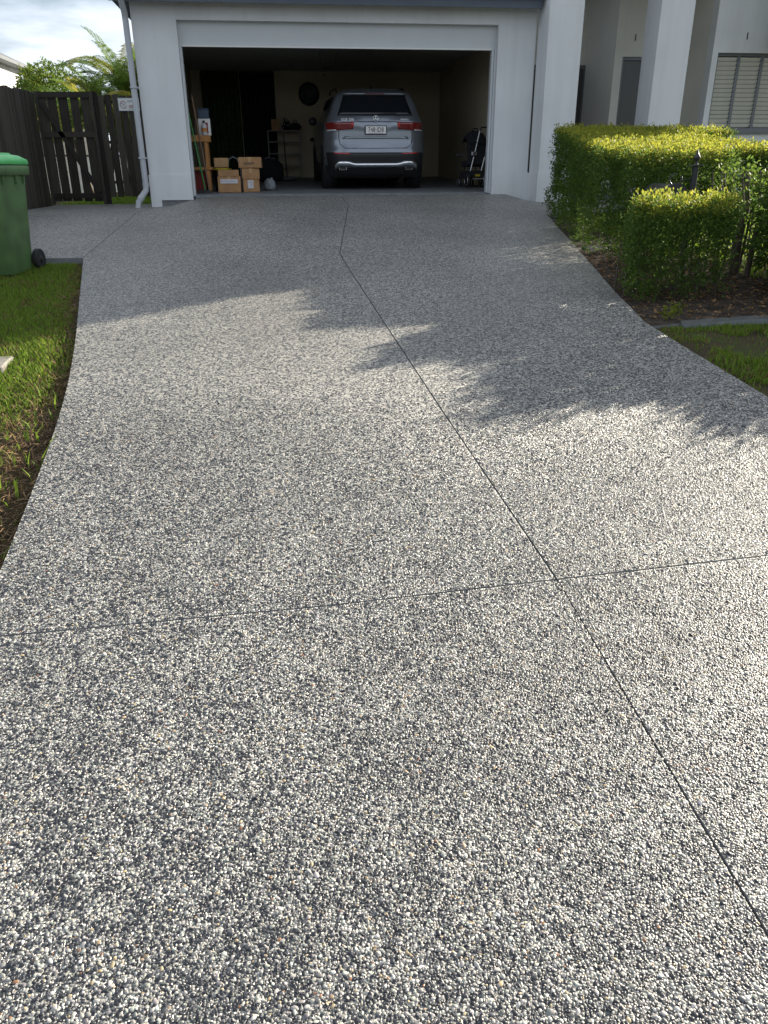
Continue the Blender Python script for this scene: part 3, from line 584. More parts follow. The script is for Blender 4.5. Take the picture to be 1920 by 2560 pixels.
# ------------------------------------------------------------------ car
def car():
    c = empty('car', (.66,.78,.026), rx=math.atan(.033), label='silver seven-seat family car parked nose-in inside the garage', cat='car')
    zp = [.20,.30,.42,.60,.66,.72,.80,1.0,1.09,1.13,1.20,1.53,1.58,1.64]; yp = [.20,.09,.03,.0,.02,.06,.085,.09,.075,.10,.145,.34,.38,.52]
    def rear(x, z): return np.interp(z, zp, yp) + .30*np.maximum(0,(np.abs(x)-.55)/.37)**2.3
    hz = [.20,.30,.45,.62,.80,1.0,1.1,1.2,1.4,1.54,1.60,1.64]; hw = [.80,.87,.90,.915,.915,.905,.875,.815,.735,.66,.58,.42]
    zr = np.concatenate([[.20],np.linspace(.24,1.58,26),[1.61,1.63,1.64]])
    half = [(float(np.interp(z,hz,hw)), float(z)) for z in zr]
    outl = [(.4,.2)]+half+[(.2,1.648),(0,1.65)]; outl = outl+[(-x,z) for x,z in outl[::-1][1:]]+[(0,.2)]
    n = len(outl); cz = .92; rings = []
    for s in (.02,.2,.4,.55,.68,.78,.86,.92,.97,1.0):
        rings.append([(x*s, float(rear(x*s, cz+(z-cz)*s)), cz+(z-cz)*s) for x,z in outl])
    top = lambda y: float(np.interp(y,[0,1.2,2.7,3.05,3.55,3.7,4.3,4.55,4.63],[1.65,1.67,1.64,1.50,1.10,1.06,.97,.80,.6]))
    for y in (.75,1.1,1.6,2.2,2.7,2.9,3.1,3.35,3.6,3.9,4.2,4.4,4.55,4.63):
        t = top(y); k = float(np.interp(y,[.75,1.2,3.9,4.4,4.63],[1.0,1.01,1.0,.93,.8]))
        rings.append([(x*k, y, min(z,t)) for x,z in outl])
    m = MB(); v = [p for r in rings for p in r]
    m.raw(v, [(i*n+j, (i+1)*n+j, (i+1)*n+(j+1) % n, i*n+(j+1) % n) for i in range(len(rings)-1) for j in range(n)], True)
    m.raw(rings[0], [tuple(range(n))]); m.raw(rings[-1], [tuple(range(n-1,-1,-1))])
    body = m.build('body', M['silver'], c); body.data.materials.append(M['black'])
    for p in body.data.polygons:
        if p.center.z < .40: p.material_index = 1
    def patch(name, mt, c4, parent=c, off=.008, nx=10, nz=6, curve=0.0, sk=.02):
        (ax,az),(bx,bz),(cx2,cz2),(dx,dz) = c4   # bl, br, tr, tl
        g_ = []
        for j in range(nz+1):
            w_ = j/nz
            for i in range(nx+1):
                u = i/nx; x = (ax*(1-u)+bx*u)*(1-w_)+(dx*(1-u)+cx2*u)*w_; z = (az*(1-u)+bz*u)*(1-w_)+(dz*(1-u)+cz2*u)*w_
                z += curve*(1-(2*u-1)**2)*(w_ if curve > 0 else 1)
                g_.append((x, float(rear(x,z))-off, z))
        b = MB(); W = nx+1; fs = [(j*W+i, j*W+i+1, (j+1)*W+i+1, (j+1)*W+i) for j in range(nz) for i in range(nx)]
        rim = [i for i in range(W)]+[j*W+nx for j in range(1,nz+1)]+[nz*W+i for i in range(nx-1,-1,-1)]+[j*W for j in range(nz-1,0,-1)]
        k = len(g_); back = [(g_[i][0], g_[i][1]+off+sk, g_[i][2]) for i in rim]; r_ = len(rim)
        fs += [(rim[i], k+i, k+(i+1) % r_, rim[(i+1) % r_]) for i in range(r_)]
        b.raw(g_+back, fs, True); return b.build(name, mt, parent)
    def line(name, mt, pts, r=.004, off=.003, parent=c):
        return MB().tube([(x, float(rear(x,z))-off, z) for x,z in pts], r, 6).build(name, mt, parent)
    rwin = patch('rear_window', M['carglass'], [(-.67,1.215),(.67,1.215),(.545,1.535),(-.545,1.535)], nx=14, curve=.0)
    line('wiper', M['black'], [(.0,1.235),(.15,1.245),(.38,1.25)], .008, .016, rwin)
    patch('spoiler', M['silver'], [(-.57,1.545),(.57,1.545),(.50,1.60),(-.50,1.60)], off=.10, sk=.2, nx=12, nz=2, curve=.012)
    patch('brake_lamp', M['lamp'], [(-.17,1.548),(.17,1.548),(.17,1.562),(-.17,1.562)], off=.105, nz=1)
    for s in (-1,1):
        a = [(.40,1.0),(.865,.965),(.875,1.10),(.385,1.115)]
        q4 = [(s*x,z) for x,z in a]; q4 = q4 if s > 0 else [q4[1],q4[0],q4[3],q4[2]]
        lp = patch('tail_lamp', M['lamp'], q4, off=.014, nx=12)
        q5 = [(s*x,z) for x,z in [(.395,1.03),(.435,1.027),(.435,1.107),(.39,1.109)]]; q5 = q5 if s > 0 else [q5[1],q5[0],q5[3],q5[2]]
        patch('light_bar', M['lamp2'], q5, lp, off=.018, nx=2)
        q6 = [(s*x,z) for x,z in [(.70,.972),(.86,.962),(.862,.988),(.70,.996)]]; q6 = q6 if s > 0 else [q6[1],q6[0],q6[3],q6[2]]
        patch('reversing_lamp', M['lampw'], q6, lp, off=.018, nx=4, nz=2)
        q7 = [(s*x,z) for x,z in [(.47,.597),(.76,.605),(.755,.626),(.465,.618)]]; q7 = q7 if s > 0 else [q7[1],q7[0],q7[3],q7[2]]
        patch('reflector', M['lamp2'], q7, off=.022, nx=6, nz=2)
        MB().box(s*.60-.075,s*.60+.075,.02,.10,.335,.40,c=.012).build('exhaust_tip', M['chrome'], c)
        MB().box(s*.60-.058,s*.60+.058,.012,.03,.349,.386,c=.006).build('exhaust_opening', M['black'], c)
        # wheels
        for wy in (.92,3.75):
            wl = MB().lathe([(.18,-.11),(.30,-.115),(.335,-.10),(.345,-.06),(.345,.06),(.335,.10),(.30,.115),(.18,.11)], (s*.79,wy,.345), 28, 'x').build('wheel', M['rubber'], c)
            MB().lathe([(0,.085*s),(.10,.09*s),(.22,.105*s),(.225,.09*s)], (s*.79,wy,.345), 20, 'x').build('rim', M['alu'], wl)
            MB().lathe([(.41,-.05),(.40,.125*1),(.37,.13),(.37,-.05)] if s > 0 else [(.41,.05),(.40,-.125),(.37,-.13),(.37,.05)], (s*.80,wy,.345), 28, 'x').build('wheel_arch', M['black'], c)
        # side glass, mirror, roof rail
        MB().raw([(s*.815,.85,1.19),(s*.83,3.15,1.16),(s*.70,2.75,1.53),(s*.69,1.0,1.54)], [(0,1,2,3)]).raw([(s*.80,.85,1.19),(s*.80,3.15,1.16),(s*.67,2.75,1.53),(s*.67,1.0,1.54)], [(3,2,1,0)]).build('side_window', M['carglass'], c)
        MB().lathe([(.0,2.985),(.06,2.99),(.082,3.01),(.08,3.06),(.05,3.10),(0,3.12)], (s*.97,0,1.17), 16, 'y').beam((s*.84,3.05,1.12),(s*.94,3.05,1.14),.04,.05).build('mirror', M['black'], c)
        MB().tube([(s*.62,.95,1.62),(s*.62,1.05,1.675),(s*.62,2.5,1.685),(s*.62,2.65,1.64)], .018, 8).build('roof_rail', M['black'], c)
        line('tailgate_gap', M['black'], [(s*.655,1.0),(s*.66,.86),(s*.64,.76),(s*.55,.695),(0,.69)], .005)
    patch('lower_bumper', M['black'], [(-.84,.23),(.84,.23),(.885,.625),(-.885,.625)], off=.014, nx=16, nz=8)
    # silver skid bar that swells over the exhausts
    bar = MB(); xs_ = np.linspace(-.74,.74,25); top_ = [.455+.035*float(sm(.38,.52,abs(x)))-.05*float(sm(.68,.74,abs(x))) for x in xs_]
    V = []
    for x, t in zip(xs_, top_):
        y0 = float(rear(x,t)); V += [(x,y0-.045,t),(x,y0-.06,t-.03),(x,y0-.03,t-.075-.03*float(sm(.4,.5,abs(x)))),(x,y0+.05,t+.006)]
    bar.raw(V, [(i*4+a, i*4+(a+1) % 4, i*4+4+(a+1) % 4, i*4+4+a) for i in range(24) for a in range(4)], True).build('skid_bar', M['chrome'], c)
    patch('tailgate_crease', M['silver'], [(-.60,.845),(.60,.845),(.55,.885),(-.55,.885)], off=.012, nz=3, sk=.015)
    line('tailgate_line', M['black'], [(-.385,1.117),(0,1.122),(.385,1.117)], .004)
    np_ = MB().box(-.195,.195,.045,.062,.91,1.055,c=.004).build('plate_surround', M['black'], c)
    MB().box(-.18,.18,.040,.0445,.925,1.043).build('number_plate', M['plate'], np_)
    text_mesh('plate_text', '748\u00b7ID8', .108, M['maroon'], np_, (0,.0385,.985), sx=.80)
    MB().box(-.13,.13,.0385,.0395,.932,.937).build('plate_footer', M['maroon'], np_)
    em = MB().tube([(.046*math.cos(t), .068, 1.165+.046*math.sin(t)) for t in np.linspace(0,2*math.pi,24,endpoint=False)], .005, 6, closed=True)
    for k in range(3):
        a = R(90+120*k); em.beam((0,.07,1.165),(.044*math.cos(a),.07,1.165+.044*math.sin(a)),.009,.008)
    em.build('emblem', M['chrome'], c)
    text_mesh('badge_text', 'GLB 250', .055, M['chrome'], c, (-.50,.102,1.148), sx=1.15)
    text_mesh('badge_text', '4MATIC', .038, M['chrome'], c, (.52,.105,1.150), sx=1.15)
    MB().tube([(0,.75,1.66),(0,.85,1.70),(0,.95,1.665)], [.02,.016,.012], 8).build('aerial_fin', M['black'], c)
    return c
car()

# ------------------------------------------------------------------ things in the garage
def fz(y): return .033*max(y,0)+.002
def carton(x0,x1,y0,y1,z0,z1,label,m='card',rz=0,flaps=False):
    cx, cy = (x0+x1)/2, (y0+y1)/2; hx, hy, h = (x1-x0)/2, (y1-y0)/2, z1-z0
    e = empty('cardboard_box', (cx,cy,z0), rz, label, 'box', 'cardboard boxes inside the garage')
    MB().box(-hx,hx,-hy,hy,0,h,c=.006).build('carton', M[m], e)
    MB().box(-.025,.025,-hy-.002,hy+.002,h-.002,h+.0012).box(-.025,.025,-hy-.0025,-hy-.0005,h-.08,h-.003).build('tape', M['card2'], e)
    if flaps:
        MB().beam((0,-hy-.005,h),(0,-hy-.012,h+.10),2*hx*.9,.006,(0,1,0)).build('flap', M['card'], e)
    return e, hx, hy, h
e, hx, hy, h = carton(-2.15,-1.76,.50,.85,fz(.5),.28,'cardboard box with white tape label and raised flap near garage door',flaps=True)
MB().box(-.15,.15,-hy-.010,-hy-.0075,.145,.215).build('label_strip', M['paper'], e)
for k in range(9): MB().beam((-.13+k*.028,-hy-.0108,.165),(-.13+k*.028+random.uniform(-.008,.012),-hy-.0108,.195),.005,.001,(0,1,0)).build('ink_stroke', M['ink'], e)
e, hx, hy, h = carton(-1.72,-1.44,.58,.92,fz(.6),.225,'cardboard box with small white label at bottom of stack')
MB().box(-.06,.04,-hy-.0105,-hy-.0075,.06,.19).build('label', M['paper'], e)
MB().tube([(-.045,-hy-.011,.15),(-.01,-hy-.011,.17),(.02,-hy-.011,.14),(-.01,-hy-.011,.12),(.02,-hy-.011,.10)],.003,5).build('logo', M['black'], e)
carton(-1.735,-1.43,.60,.95,.229,.405,'plain brown cardboard box in the middle of the stack',rz=R(1.5))
e, hx, hy, h = carton(-1.77,-1.38,.58,.98,.409,.58,'wide open-topped cardboard box on top of the stack',rz=R(-2))
MB().box(-.10,.08,-hy-.0095,-hy-.0075,.06,.09).build('print', M['brown'], e)
carton(-2.23,-1.98,.95,1.25,.42,.575,'pale cardboard box resting on a yellow tub behind others','card2',rz=R(6))
st_ = empty('storage_tub', (-2.10,1.1,fz(1)), label='dark plastic tub with yellow rim behind the front cardboard box', cat='tub')
MB().lathe([(0,0),(.13,0),(.16,.33),(.165,.34),(.0,.34)], (0,0,0), 20).build('tub', M['black'], st_); MB().lathe([(.165,.342),(.172,.345),(.172,.375),(.0,.378)], (0,0,0), 20).build('lid', M['yellow'], st_)
hs_ = empty('garden_hose', (-1.86,1.15,fz(1)), label='grey hose loop arching behind the cardboard boxes', cat='hose')
MB().tube([(-.14,0,.0),(-.14,0,.4),(-.10,0,.52),(-.03,0,.56),(.05,0,.52),(.09,0,.40),(.10,0,.0)], .009, 8).build('hose_tube', M['greyc'], hs_)
# timber shelf by the left jamb and what stands on it
ts = empty('timber_shelf', (-2.40,.75,fz(.7)), label='rough orange timber shelf unit just inside the left jamb', cat='shelf')
MB().box(-.44,.17,-.13,.20,.80,.90).build('shelf_board', M['timber'], ts)
for a, b in ((.07,-.11),(.07,.15),(-.42,.15)): MB().box(a,a+.055,b,b+.045,0,.798).build('leg', M['timber'], ts)
MB().box(-.44,.17,-.13,.20,.36,.40).build('shelf_board', M['timber'], ts)
bt = empty('spray_bottle', (-2.31,.66,.923), label='clear bottle with orange label and black cap on timber shelf', cat='bottle')
MB().lathe([(0,0),(.045,0),(.048,.01),(.048,.13),(.04,.16),(.02,.185),(.018,.19)], (0,0,0), 18).build('bottle', M['lampw'], bt)
MB().lathe([(.0488,.05),(.0488,.115)], (0,0,0), 18).build('label', mat('orange_label',(.45,.20,.05),.6), bt); MB().lathe([(.02,.188),(.022,.19),(.022,.225),(0,.227)], (0,0,0), 14).build('cap', M['black'], bt)
pk = empty('white_carton', (-2.31,.78,.923), label='white carton standing behind the bottle on timber shelf', cat='carton')
MB().box(-.10,.10,-.03,.06,0,.26,c=.004).build('carton', M['white'], pk); MB().box(-.005,.06,-.033,-.031,.03,.20).build('print', M['red'], pk)
bb = empty('storage_box', (-2.30,.79,1.186), label='dark blue box on top of the white carton', cat='box')
MB().box(-.10,.08,-.05,.06,0,.13,c=.006).build('box', M['blue'], bb); MB().box(-.105,.085,-.055,.065,.131,.15,c=.004).build('lid', M['blue'], bb)
def pole(name, a, b, r, m, label, cat, head=None):
    o = empty(name, a, label=label, cat=cat); d = Vector(b)-Vector(a)
    MB().tube([(0,0,0), d*.5, d], r, 8).build('shaft', M[m], o)
    if head: MB().box(*head, c=.006).build('head', M['black'], o)
    MB().tube([d, d*1.03], r*1.25, 8).build('end_cap', M['black'], o)
pole('broom', (-2.36,.42,.03), (-2.53,.36,1.32), .013, 'green', 'bright green pole leaning just inside the left jamb', 'broom', (-.13,.06,-.03,.03,-.02,.04))
pole('rake', (-2.29,.38,.03), (-2.44,.33,1.48), .014, 'brown', 'brown wooden handle leaning beside the green pole', 'rake', (-.10,.04,-.02,.02,-.02,.03))
pole('mop', (-.88,5.0,.17), (-.92,4.95,1.25), .013, 'black', 'black broom handle standing before the shoe rack', 'broom', (-.15,.15,-.03,.03,-.0,.06))
rc = empty('red_crate', (-2.52,1.05,fz(1)), label='dark red plastic crate on floor under the timber shelf', cat='crate')
MB().box(-.14,.14,-.18,.18,0,.012).box(-.14,.14,-.18,-.168,.014,.32).box(-.14,.14,.168,.18,.014,.32).box(-.14,-.128,-.166,.166,.014,.32).box(.128,.14,-.166,.166,.014,.32).build('tray', M['red'], rc)
for z in (.10,.2): MB().box(-.146,.146,-.186,-.181,z,z+.025).build('rib', M['red'], rc)
bg_ = empty('plastic_bag', (-1.26,1.05,fz(1)), label='crumpled grey cloth bag slumped right of the box stack', cat='bag')
def lump(name, m, parent, r, sc, seed, n1=18, n2=12, amp=.18, loc=(0,0,0)):
    rr = random.Random(seed); ks = [(Vector((rr.gauss(0,1),rr.gauss(0,1),rr.gauss(0,1))).normalized(), rr.uniform(-1,1), rr.uniform(2,7)) for _ in range(10)]
    v = []; f = []
    for j in range(n2+1):
        for i in range(n1):
            t = math.pi*j/n2; p = 2*math.pi*i/n1; d = Vector((math.sin(t)*math.cos(p), math.sin(t)*math.sin(p), math.cos(t)))
            k = 1+sum(a*amp*math.sin(b*d.dot(q)*2) for q,a,b in ks)/3
            v.append((d.x*r*k*sc[0], d.y*r*k*sc[1], max(d.z*r*k*sc[2], -r*sc[2]*.8)+r*sc[2]*.8))
    for j in range(n2):
        for i in range(n1): f.append((j*n1+i, (j+1)*n1+i, (j+1)*n1+(i+1) % n1, j*n1+(i+1) % n1))
    return MB().raw(v, f, True).build(name, m, parent, loc)
lump('bag', M['greyc'], bg_, .11, (1.0,.9,1.0), 4); MB().tube([(0,0,.17),(.02,0,.205),(.06,.01,.20)], .012, 6).build('tie', M['greyc'], bg_)
lg = empty('duffel_bag', (-1.25,4.4,fz(4.4)), label='dark heaped bag lying before the shoe rack', cat='bag')
lump('bag', M['cloth'], lg, .26, (1.2,.9,1.0), 9); MB().tube([(-.2,0,.38),(-.08,-.05,.47),(.1,-.05,.46),(.2,0,.36)], .014, 6).build('strap', M['greyc'], lg)
# shoe rack
sr_ = empty('shoe_rack', (-.895,5.9,fz(5.9)), label='tall pale metal shoe rack against the back wall', cat='rack')
for a in (-.37,.37):
    for b in (-.14,.14): MB().box(a-.012,a+.012,b-.012,b+.012,0,1.02).build('upright', M['rack'], sr_)
for z in (.03,.27,.52,.77,1.0): MB().box(-.36,.36,-.15,.15,z,z+.02).build('shelf', M['rack'], sr_)
def shoe(x, z, k, label):
    o = empty('shoe', (x,5.84,fz(5.9)+z), random.uniform(-.2,.2), label, 'shoe', 'shoes on the metal rack')
    lump('upper', M['cloth'], o, .06, (.8,1.7,.75), k, 12, 8, .1); MB().box(-.045,.045,-.105,.10,-.001,.014,c=.005).build('sole', M['rubber'], o)
for i, x in enumerate((-.24,-.13,.02,.13,.22,.31)): shoe(x, .792, i+1, 'dark shoe on the second shelf of the metal rack')
for i, x in enumerate((-.05,.06,.2,.3)): shoe(x, .292, i+20, 'dark shoe on the low shelf of the metal rack')
rbx = empty('paper_box', (-1.08,5.86,fz(5.9)+1.022), label='pale printed box standing on top of the shoe rack', cat='box')
MB().box(-.09,.09,-.07,.07,0,.23,c=.004).build('carton', M['card2'], rbx); MB().tube([(-.02,-.072,.06),(.03,-.072,.1),(-.03,-.072,.13),(.02,-.072,.17)], .006, 5).build('print', M['brown'], rbx)
for k, x, h in ((0,-.86,.27),(1,-.80,.24),(2,-.76,.21)):
    o = empty('dark_bottle', (x,5.88,fz(5.9)+1.022), label=('tall','medium','short')[k]+' dark bottle on top of the shoe rack', cat='bottle')
    MB().lathe([(0,0),(.03,0),(.03,h*.6),(.012,h*.8),(.012,h*.97)], (0,0,0), 12).build('body', M['carglass'], o); MB().lathe([(.014,h*.9),(.014,h),(0,h+.001)], (0,0,0), 10).build('cap', M['black'], o)
hb = empty('handbag', (-.62,5.86,fz(5.9)+1.022), label='black bag slumped on the right of the rack top', cat='bag')
lump('bag', M['cloth'], hb, .11, (1.25,.8,.8), 14); MB().tube([(-.06,0,.15),(-.03,0,.21),(.03,0,.21),(.06,0,.15)], .009, 6).build('handle', M['cloth'], hb)
# dartboard-like round wall piece, curtained opening, ceiling cord
db = empty('dartboard', (-.255,6.285,2.0), label='round black dartboard with spokes hanging on the back wall', cat='dartboard')
MB().lathe([(0,0),(.235,0),(.245,-.012),(.245,-.035),(.225,-.04),(.22,-.03),(0,-.03)], (0,0,0), 40, 'y').build('board', M['black'], db)
MB().tube([(.16*math.cos(t),-.033,.16*math.sin(t)) for t in np.linspace(0,6.283,30,endpoint=False)], .004, 5, closed=True).build('ring_wire', M['greyc'], db)
for k in range(10):
    a = 2*math.pi*k/10; MB().beam((.03*math.cos(a),-.034,.03*math.sin(a)),(.21*math.cos(a),-.034,.21*math.sin(a)),.012,.004,(0,1,0)).build('spoke', M['blue'] if k % 2 else M['curtain'], db)
def curtain(name, x0, x1, y, z1, m, label, seed):
    o = empty(name, ((x0+x1)/2,y,.2), label=label, cat='curtain'); n = 60; v = []; f = []
    for i in range(n+1):
        x = x0+(x1-x0)*i/n-(x0+x1)/2; d = .035*math.sin(i*.9+seed)+.02*math.sin(i*.37+seed*2)
        v += [(x,d*.4,z1-.2),(x,d,1.0),(x,d*1.3,.02),(x,d*.4+.006,z1-.2),(x,d+.006,1.0),(x,d*1.3+.006,.02)]
    for i in range(n):
        b = i*6
        for k in (0,1): f += [(b+k,b+6+k,b+7+k,b+1+k),(b+4+k,b+10+k,b+9+k,b+3+k)]
    MB().raw(v, f, True).build('fabric', M[m], o); MB().tube([(x0-(x0+x1)/2,0,z1-.19),(x1-(x0+x1)/2,0,z1-.19)], .012, 8).build('rod', M['black'], o)
curtain('curtain', -2.72,-1.86,6.2,2.43,'curtain','dark green hanging curtain on the back wall left side',1.0)
curtain('curtain', -1.84,-1.05,6.22,2.43,'curtain2','near-black hanging curtain beside the green one',2.2)
cdd = empty('hanging_cord', (0,3,2.47), label='thin looped cord hanging from the garage ceiling', cat='cord')
MB().tube([(-.17,0,0),(-.14,0,-.18),(-.05,0,-.28),(.05,0,-.31),(.12,0,-.24),(.18,0,0)], .005, 6).build('loop', M['black'], cdd)
MB().tube([(-.09,0,-.25),(-.09,0,-.38)], .004, 6).tube([(-.09,0,-.38),(-.09,0,-.41)], .014, 8).build('pull', M['black'], cdd)
# stroller
def stroller():
    s = empty('stroller', (2.56,1.35,fz(1.35)), R(8), label='black folding pram with silver frame against the garage side wall', cat='pram')
    for x, y in ((-.10,-.02),(.24,.02),(-.06,.52),(.2,.52)):
        r = .125 if y < .2 else .09
        wl = MB().lathe([(r*.72,-.02),(r*.95,-.022),(r,-.01),(r,.01),(r*.95,.022),(r*.72,.02)], (x,y,r), 24, 'x').build('wheel', M['rubber'], s)
        MB().tube([(x-.021,y+r*.68*math.cos(t),r+r*.68*math.sin(t)) for t in np.linspace(0,6.283,20,endpoint=False)], .006, 6, closed=True).build('rim', M['alu'], wl)
        MB().lathe([(0,-.015),(r*.6,-.012),(r*.6,.012),(0,.015)], (x,y,r), 16, 'x').build('hub', M['black'], wl)
    for x in (-.02,.20):
        MB().tube([(x-.02,.02,.24),(x+.05,.0,.55)], .014, 8).build('frame_tube', M['alu'], s)
        MB().tube([(x+.06,-.005,.60),(x+.13,-.04,.98)], .014, 8).build('frame_tube', M['alu'], s)
        MB().tube([(x+.045,0,.53),(x+.062,0,.62)], .022, 8).build('joint', M['black'], s)
        MB().tube([(x-.06,.0,.14),(x-.0,.05,.36),(x+.02,.3,.45),(x,.52,.12)], .011, 8).build('leg', M['black'], s)
    MB().tube([(.11,-.04,.97),(.13,-.06,1.03),(.30,-.06,1.03),(.33,-.04,.97)], .014, 8).build('handle', M['black'], s)
    MB().tube([(.0,-.03,.15),(.26,-.03,.155)], .014, 8).build('axle', M['alu'], s)
    # canopy: quarter shell
    v = []; f = []; n1, n2 = 14, 8
    for j in range(n2+1):
        for i in range(n1+1):
            a = R(10+150*i/n1); b = R(-90+180*j/n2); rr = .27
            v.append((.10+math.sin(b)*.19, .20-math.cos(a)*rr*.9*(.55+.45*math.cos(b)), .72+math.sin(a)*rr*(.45+.55*math.cos(b))))
    for j in range(n2):
        for i in range(n1): f.append((j*(n1+1)+i,(j+1)*(n1+1)+i,(j+1)*(n1+1)+i+1,j*(n1+1)+i+1))
    cp = MB().raw(v, f, True).build('canopy', M['cloth'], s); md = cp.modifiers.new('thick','SOLIDIFY'); md.thickness = .006
    MB().tube([(.02,.12,.975),(.04,.12,1.015),(.12,.12,1.015),(.14,.12,.975)], .012, 6).build('canopy_grip', M['black'], s)
    MB().box(-.08,.27,.02,.10,.40,.80,c=.02).box(-.08,.27,.101,.40,.36,.46,c=.02).build('seat', M['cloth'], s)
    MB().box(-.08,.26,-.01,.42,.17,.30,c=.02).build('basket', M['cloth'], s)
    MB().box(.06,.16,-.018,-.012,.195,.235).build('label', M['yellow'], s); MB().box(-.02,.08,.01,.018,.56,.62).build('tag', M['paper'], s)
    MB().tube([(-.10,.25,.56),(-.22,.28,.58),(-.22,.28,.56)], .02, 8).build('tray_grip', M['black'], s)
stroller()

# ------------------------------------------------------------------ foliage builders
def leaf_mesh(name, P, A, L, Wd, C, fold=.15):
    """one leaf = one folded quad; P base, A axis, L length, Wd width, C colour"""
    n = len(P); A = A/np.linalg.norm(A,axis=1,keepdims=True)
    B = np.cross(A, RNG.normal(size=(n,3))); B /= np.linalg.norm(B,axis=1,keepdims=True)+1e-9; Nn = np.cross(A,B)
    L = L[:,None]; Wd = Wd[:,None]
    V = np.stack([P, P+A*L*.5+B*Wd*.5+Nn*L*fold, P+A*L, P+A*L*.5-B*Wd*.5+Nn*L*fold], 1).reshape(-1,3)
    return np_mesh(name, V, np.arange(n*4).reshape(-1,4), np.repeat(C,4,0))
def box_clusters(boxes, per_m2, depth, inner, shear=None):
    """cluster centres and outward directions over the union of boxes (x0,x1,y0,y1,z0,z1)"""
    PP, DD = [], []
    for bi, b in enumerate(boxes):
        x0,x1,y0,y1,z0,z1 = b; faces = [((x1-x0)*(y1-y0),2,z1,1),((x1-x0)*(z1-z0),1,y0,-1),((x1-x0)*(z1-z0),1,y1,1),((y1-y0)*(z1-z0),0,x0,-1),((y1-y0)*(z1-z0),0,x1,1)]
        lo = np.array([x0,y0,z0]); hi = np.array([x1,y1,z1])
        for area, ax, val, sgn in faces:
            n = int(area*per_m2); p = RNG.uniform(lo,hi,(n,3)); p[:,ax] = val - sgn*np.minimum(RNG.exponential(depth,n),.3) + RNG.normal(0,.012,n)
            d = np.zeros((n,3)); d[:,ax] = sgn; PP.append(p); DD.append(d)
        n = int((x1-x0)*(y1-y0)*(z1-z0)*inner); PP.append(RNG.uniform(lo,hi,(n,3))); DD.append(RNG.normal(size=(n,3)))
    P = np.concatenate(PP); D = np.concatenate(DD)
    m = .06; ok = np.ones(len(P),bool)
    for b in boxes:
        ins = (P[:,0] > b[0]+.3)&(P[:,0] < b[1]-.3)&(P[:,1] > b[2]+.3)&(P[:,1] < b[3]-.3)&(P[:,2] < b[5]-.3)
        ok &= ~(ins & (RNG.random(len(P)) < .6))
    return P[ok], D[ok]
def foliage(P, D, per, size, young_glow, dark=(.050,.098,.020), mid=(.105,.175,.030), yel=(.40,.38,.045), spread=.03):
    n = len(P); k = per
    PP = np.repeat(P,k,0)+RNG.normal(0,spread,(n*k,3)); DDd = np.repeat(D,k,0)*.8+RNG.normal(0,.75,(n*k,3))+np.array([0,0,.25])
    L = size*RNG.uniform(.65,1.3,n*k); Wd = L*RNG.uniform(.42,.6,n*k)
    t = RNG.random((n*k,1)); C = np.array(dark)*(1-t)+np.array(mid)*t; y = np.repeat(young_glow,k)[:,None]*RNG.uniform(.3,1,(n*k,1)); C = C*(1-y)+np.array(yel)*y
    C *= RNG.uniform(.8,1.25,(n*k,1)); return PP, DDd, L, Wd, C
def stems(parent, pts, hgt, r=.012, m='stem', lean=.18):
    for x, y, z in pts:
        a = random.uniform(0,6.28); l = random.uniform(0,lean)
        MB().tube([(x,y,z-.03),(x+.4*l*math.cos(a),y+.4*l*math.sin(a),z+hgt*.45),(x+l*math.cos(a),y+l*math.sin(a),z+hgt)], [r,r*.8,r*.45], 6).build('stem', M[m], parent)

# ------------------------------------------------------------------ hedges
hd = empty('clipped_hedge', (0,0,0), label='tall clipped green hedge with sunlit yellow top along driveway edge', cat='hedge')
boxes = [(2.14,4.15,-6.0,-2.6,-.55,0),(2.30,3.35,-6.55,-5.95,-.55,0),(4.1,5.15,-3.25,-2.6,-.55,0),(4.1,8.3,-6.0,-5.3,-.40,0)]
P, D = box_clusters(boxes, 1250, .04, 900)
n = len(P); D[:,1] -= .0
top = .535+.104*(P[:,1]+6.0); bot = soil(P[:,0],P[:,1])+.10; bot = np.where(P[:,0] > 3.3, bot+.16+.12*vnoise(P[:,0],P[:,1],2,9), bot)
top = np.where(P[:,1] < -6.05, top+.03, top); f_ = (P[:,2]+.55)/.55; P[:,2] = bot+(top-bot)*f_+.012*RNG.normal(size=n)
P[:,0] += np.where(P[:,0] < 3.4, .19*(P[:,1]+6.0)*np.clip((3.6-P[:,0])/1.4,0,1), 0)
low = np.clip(1-f_,0,1); bul = (vnoise(P[:,1]*1.0+3,P[:,2]*2,2.2,2)-.35)*.22*low
P[:,0] -= np.where(D[:,0] < -.5, bul, 0); P[:,1] -= np.where(D[:,1] < -.5, (vnoise(P[:,0],P[:,2]*2,2.0,6)-.3)*.2*low*(P[:,0] < 3.3), 0)
young_glow = np.clip((f_-.86)/.12,0,1)*.85*(D[:,2] > .3)+.10*(RNG.random(n) < .12)+.12*(low > .6)*(RNG.random(n) < .3)  # young growth on top, its yellow strengthened to carry the sun's glow
keep = ~((low > .8) & (RNG.random(n) < .35))
P, D, young_glow = P[keep], D[keep], young_glow[keep]
link('foliage', leaf_mesh('foliage', *foliage(P, D, 6, .029, young_glow, spread=.016)), M['leaf'], hd)
stems(hd, [(random.uniform(2.4,2.9)+.13*(y+6), y, float(soil(2.5,y))) for y in np.arange(-5.8,-2.7,.28)]+[(x, -5.65+random.uniform(-.12,.12), float(soil(x,-5.65))) for x in np.arange(2.6,8.2,.37)], .75, .011)
sh = empty('small_hedge', (0,0,0), label='low square-clipped shrub with yellow sunlit top in front of letterbox', cat='shrub')
P, D = box_clusters([(1.95,2.82,-7.98,-7.35,-.4,0)], 1500, .06, 3000); n = len(P)
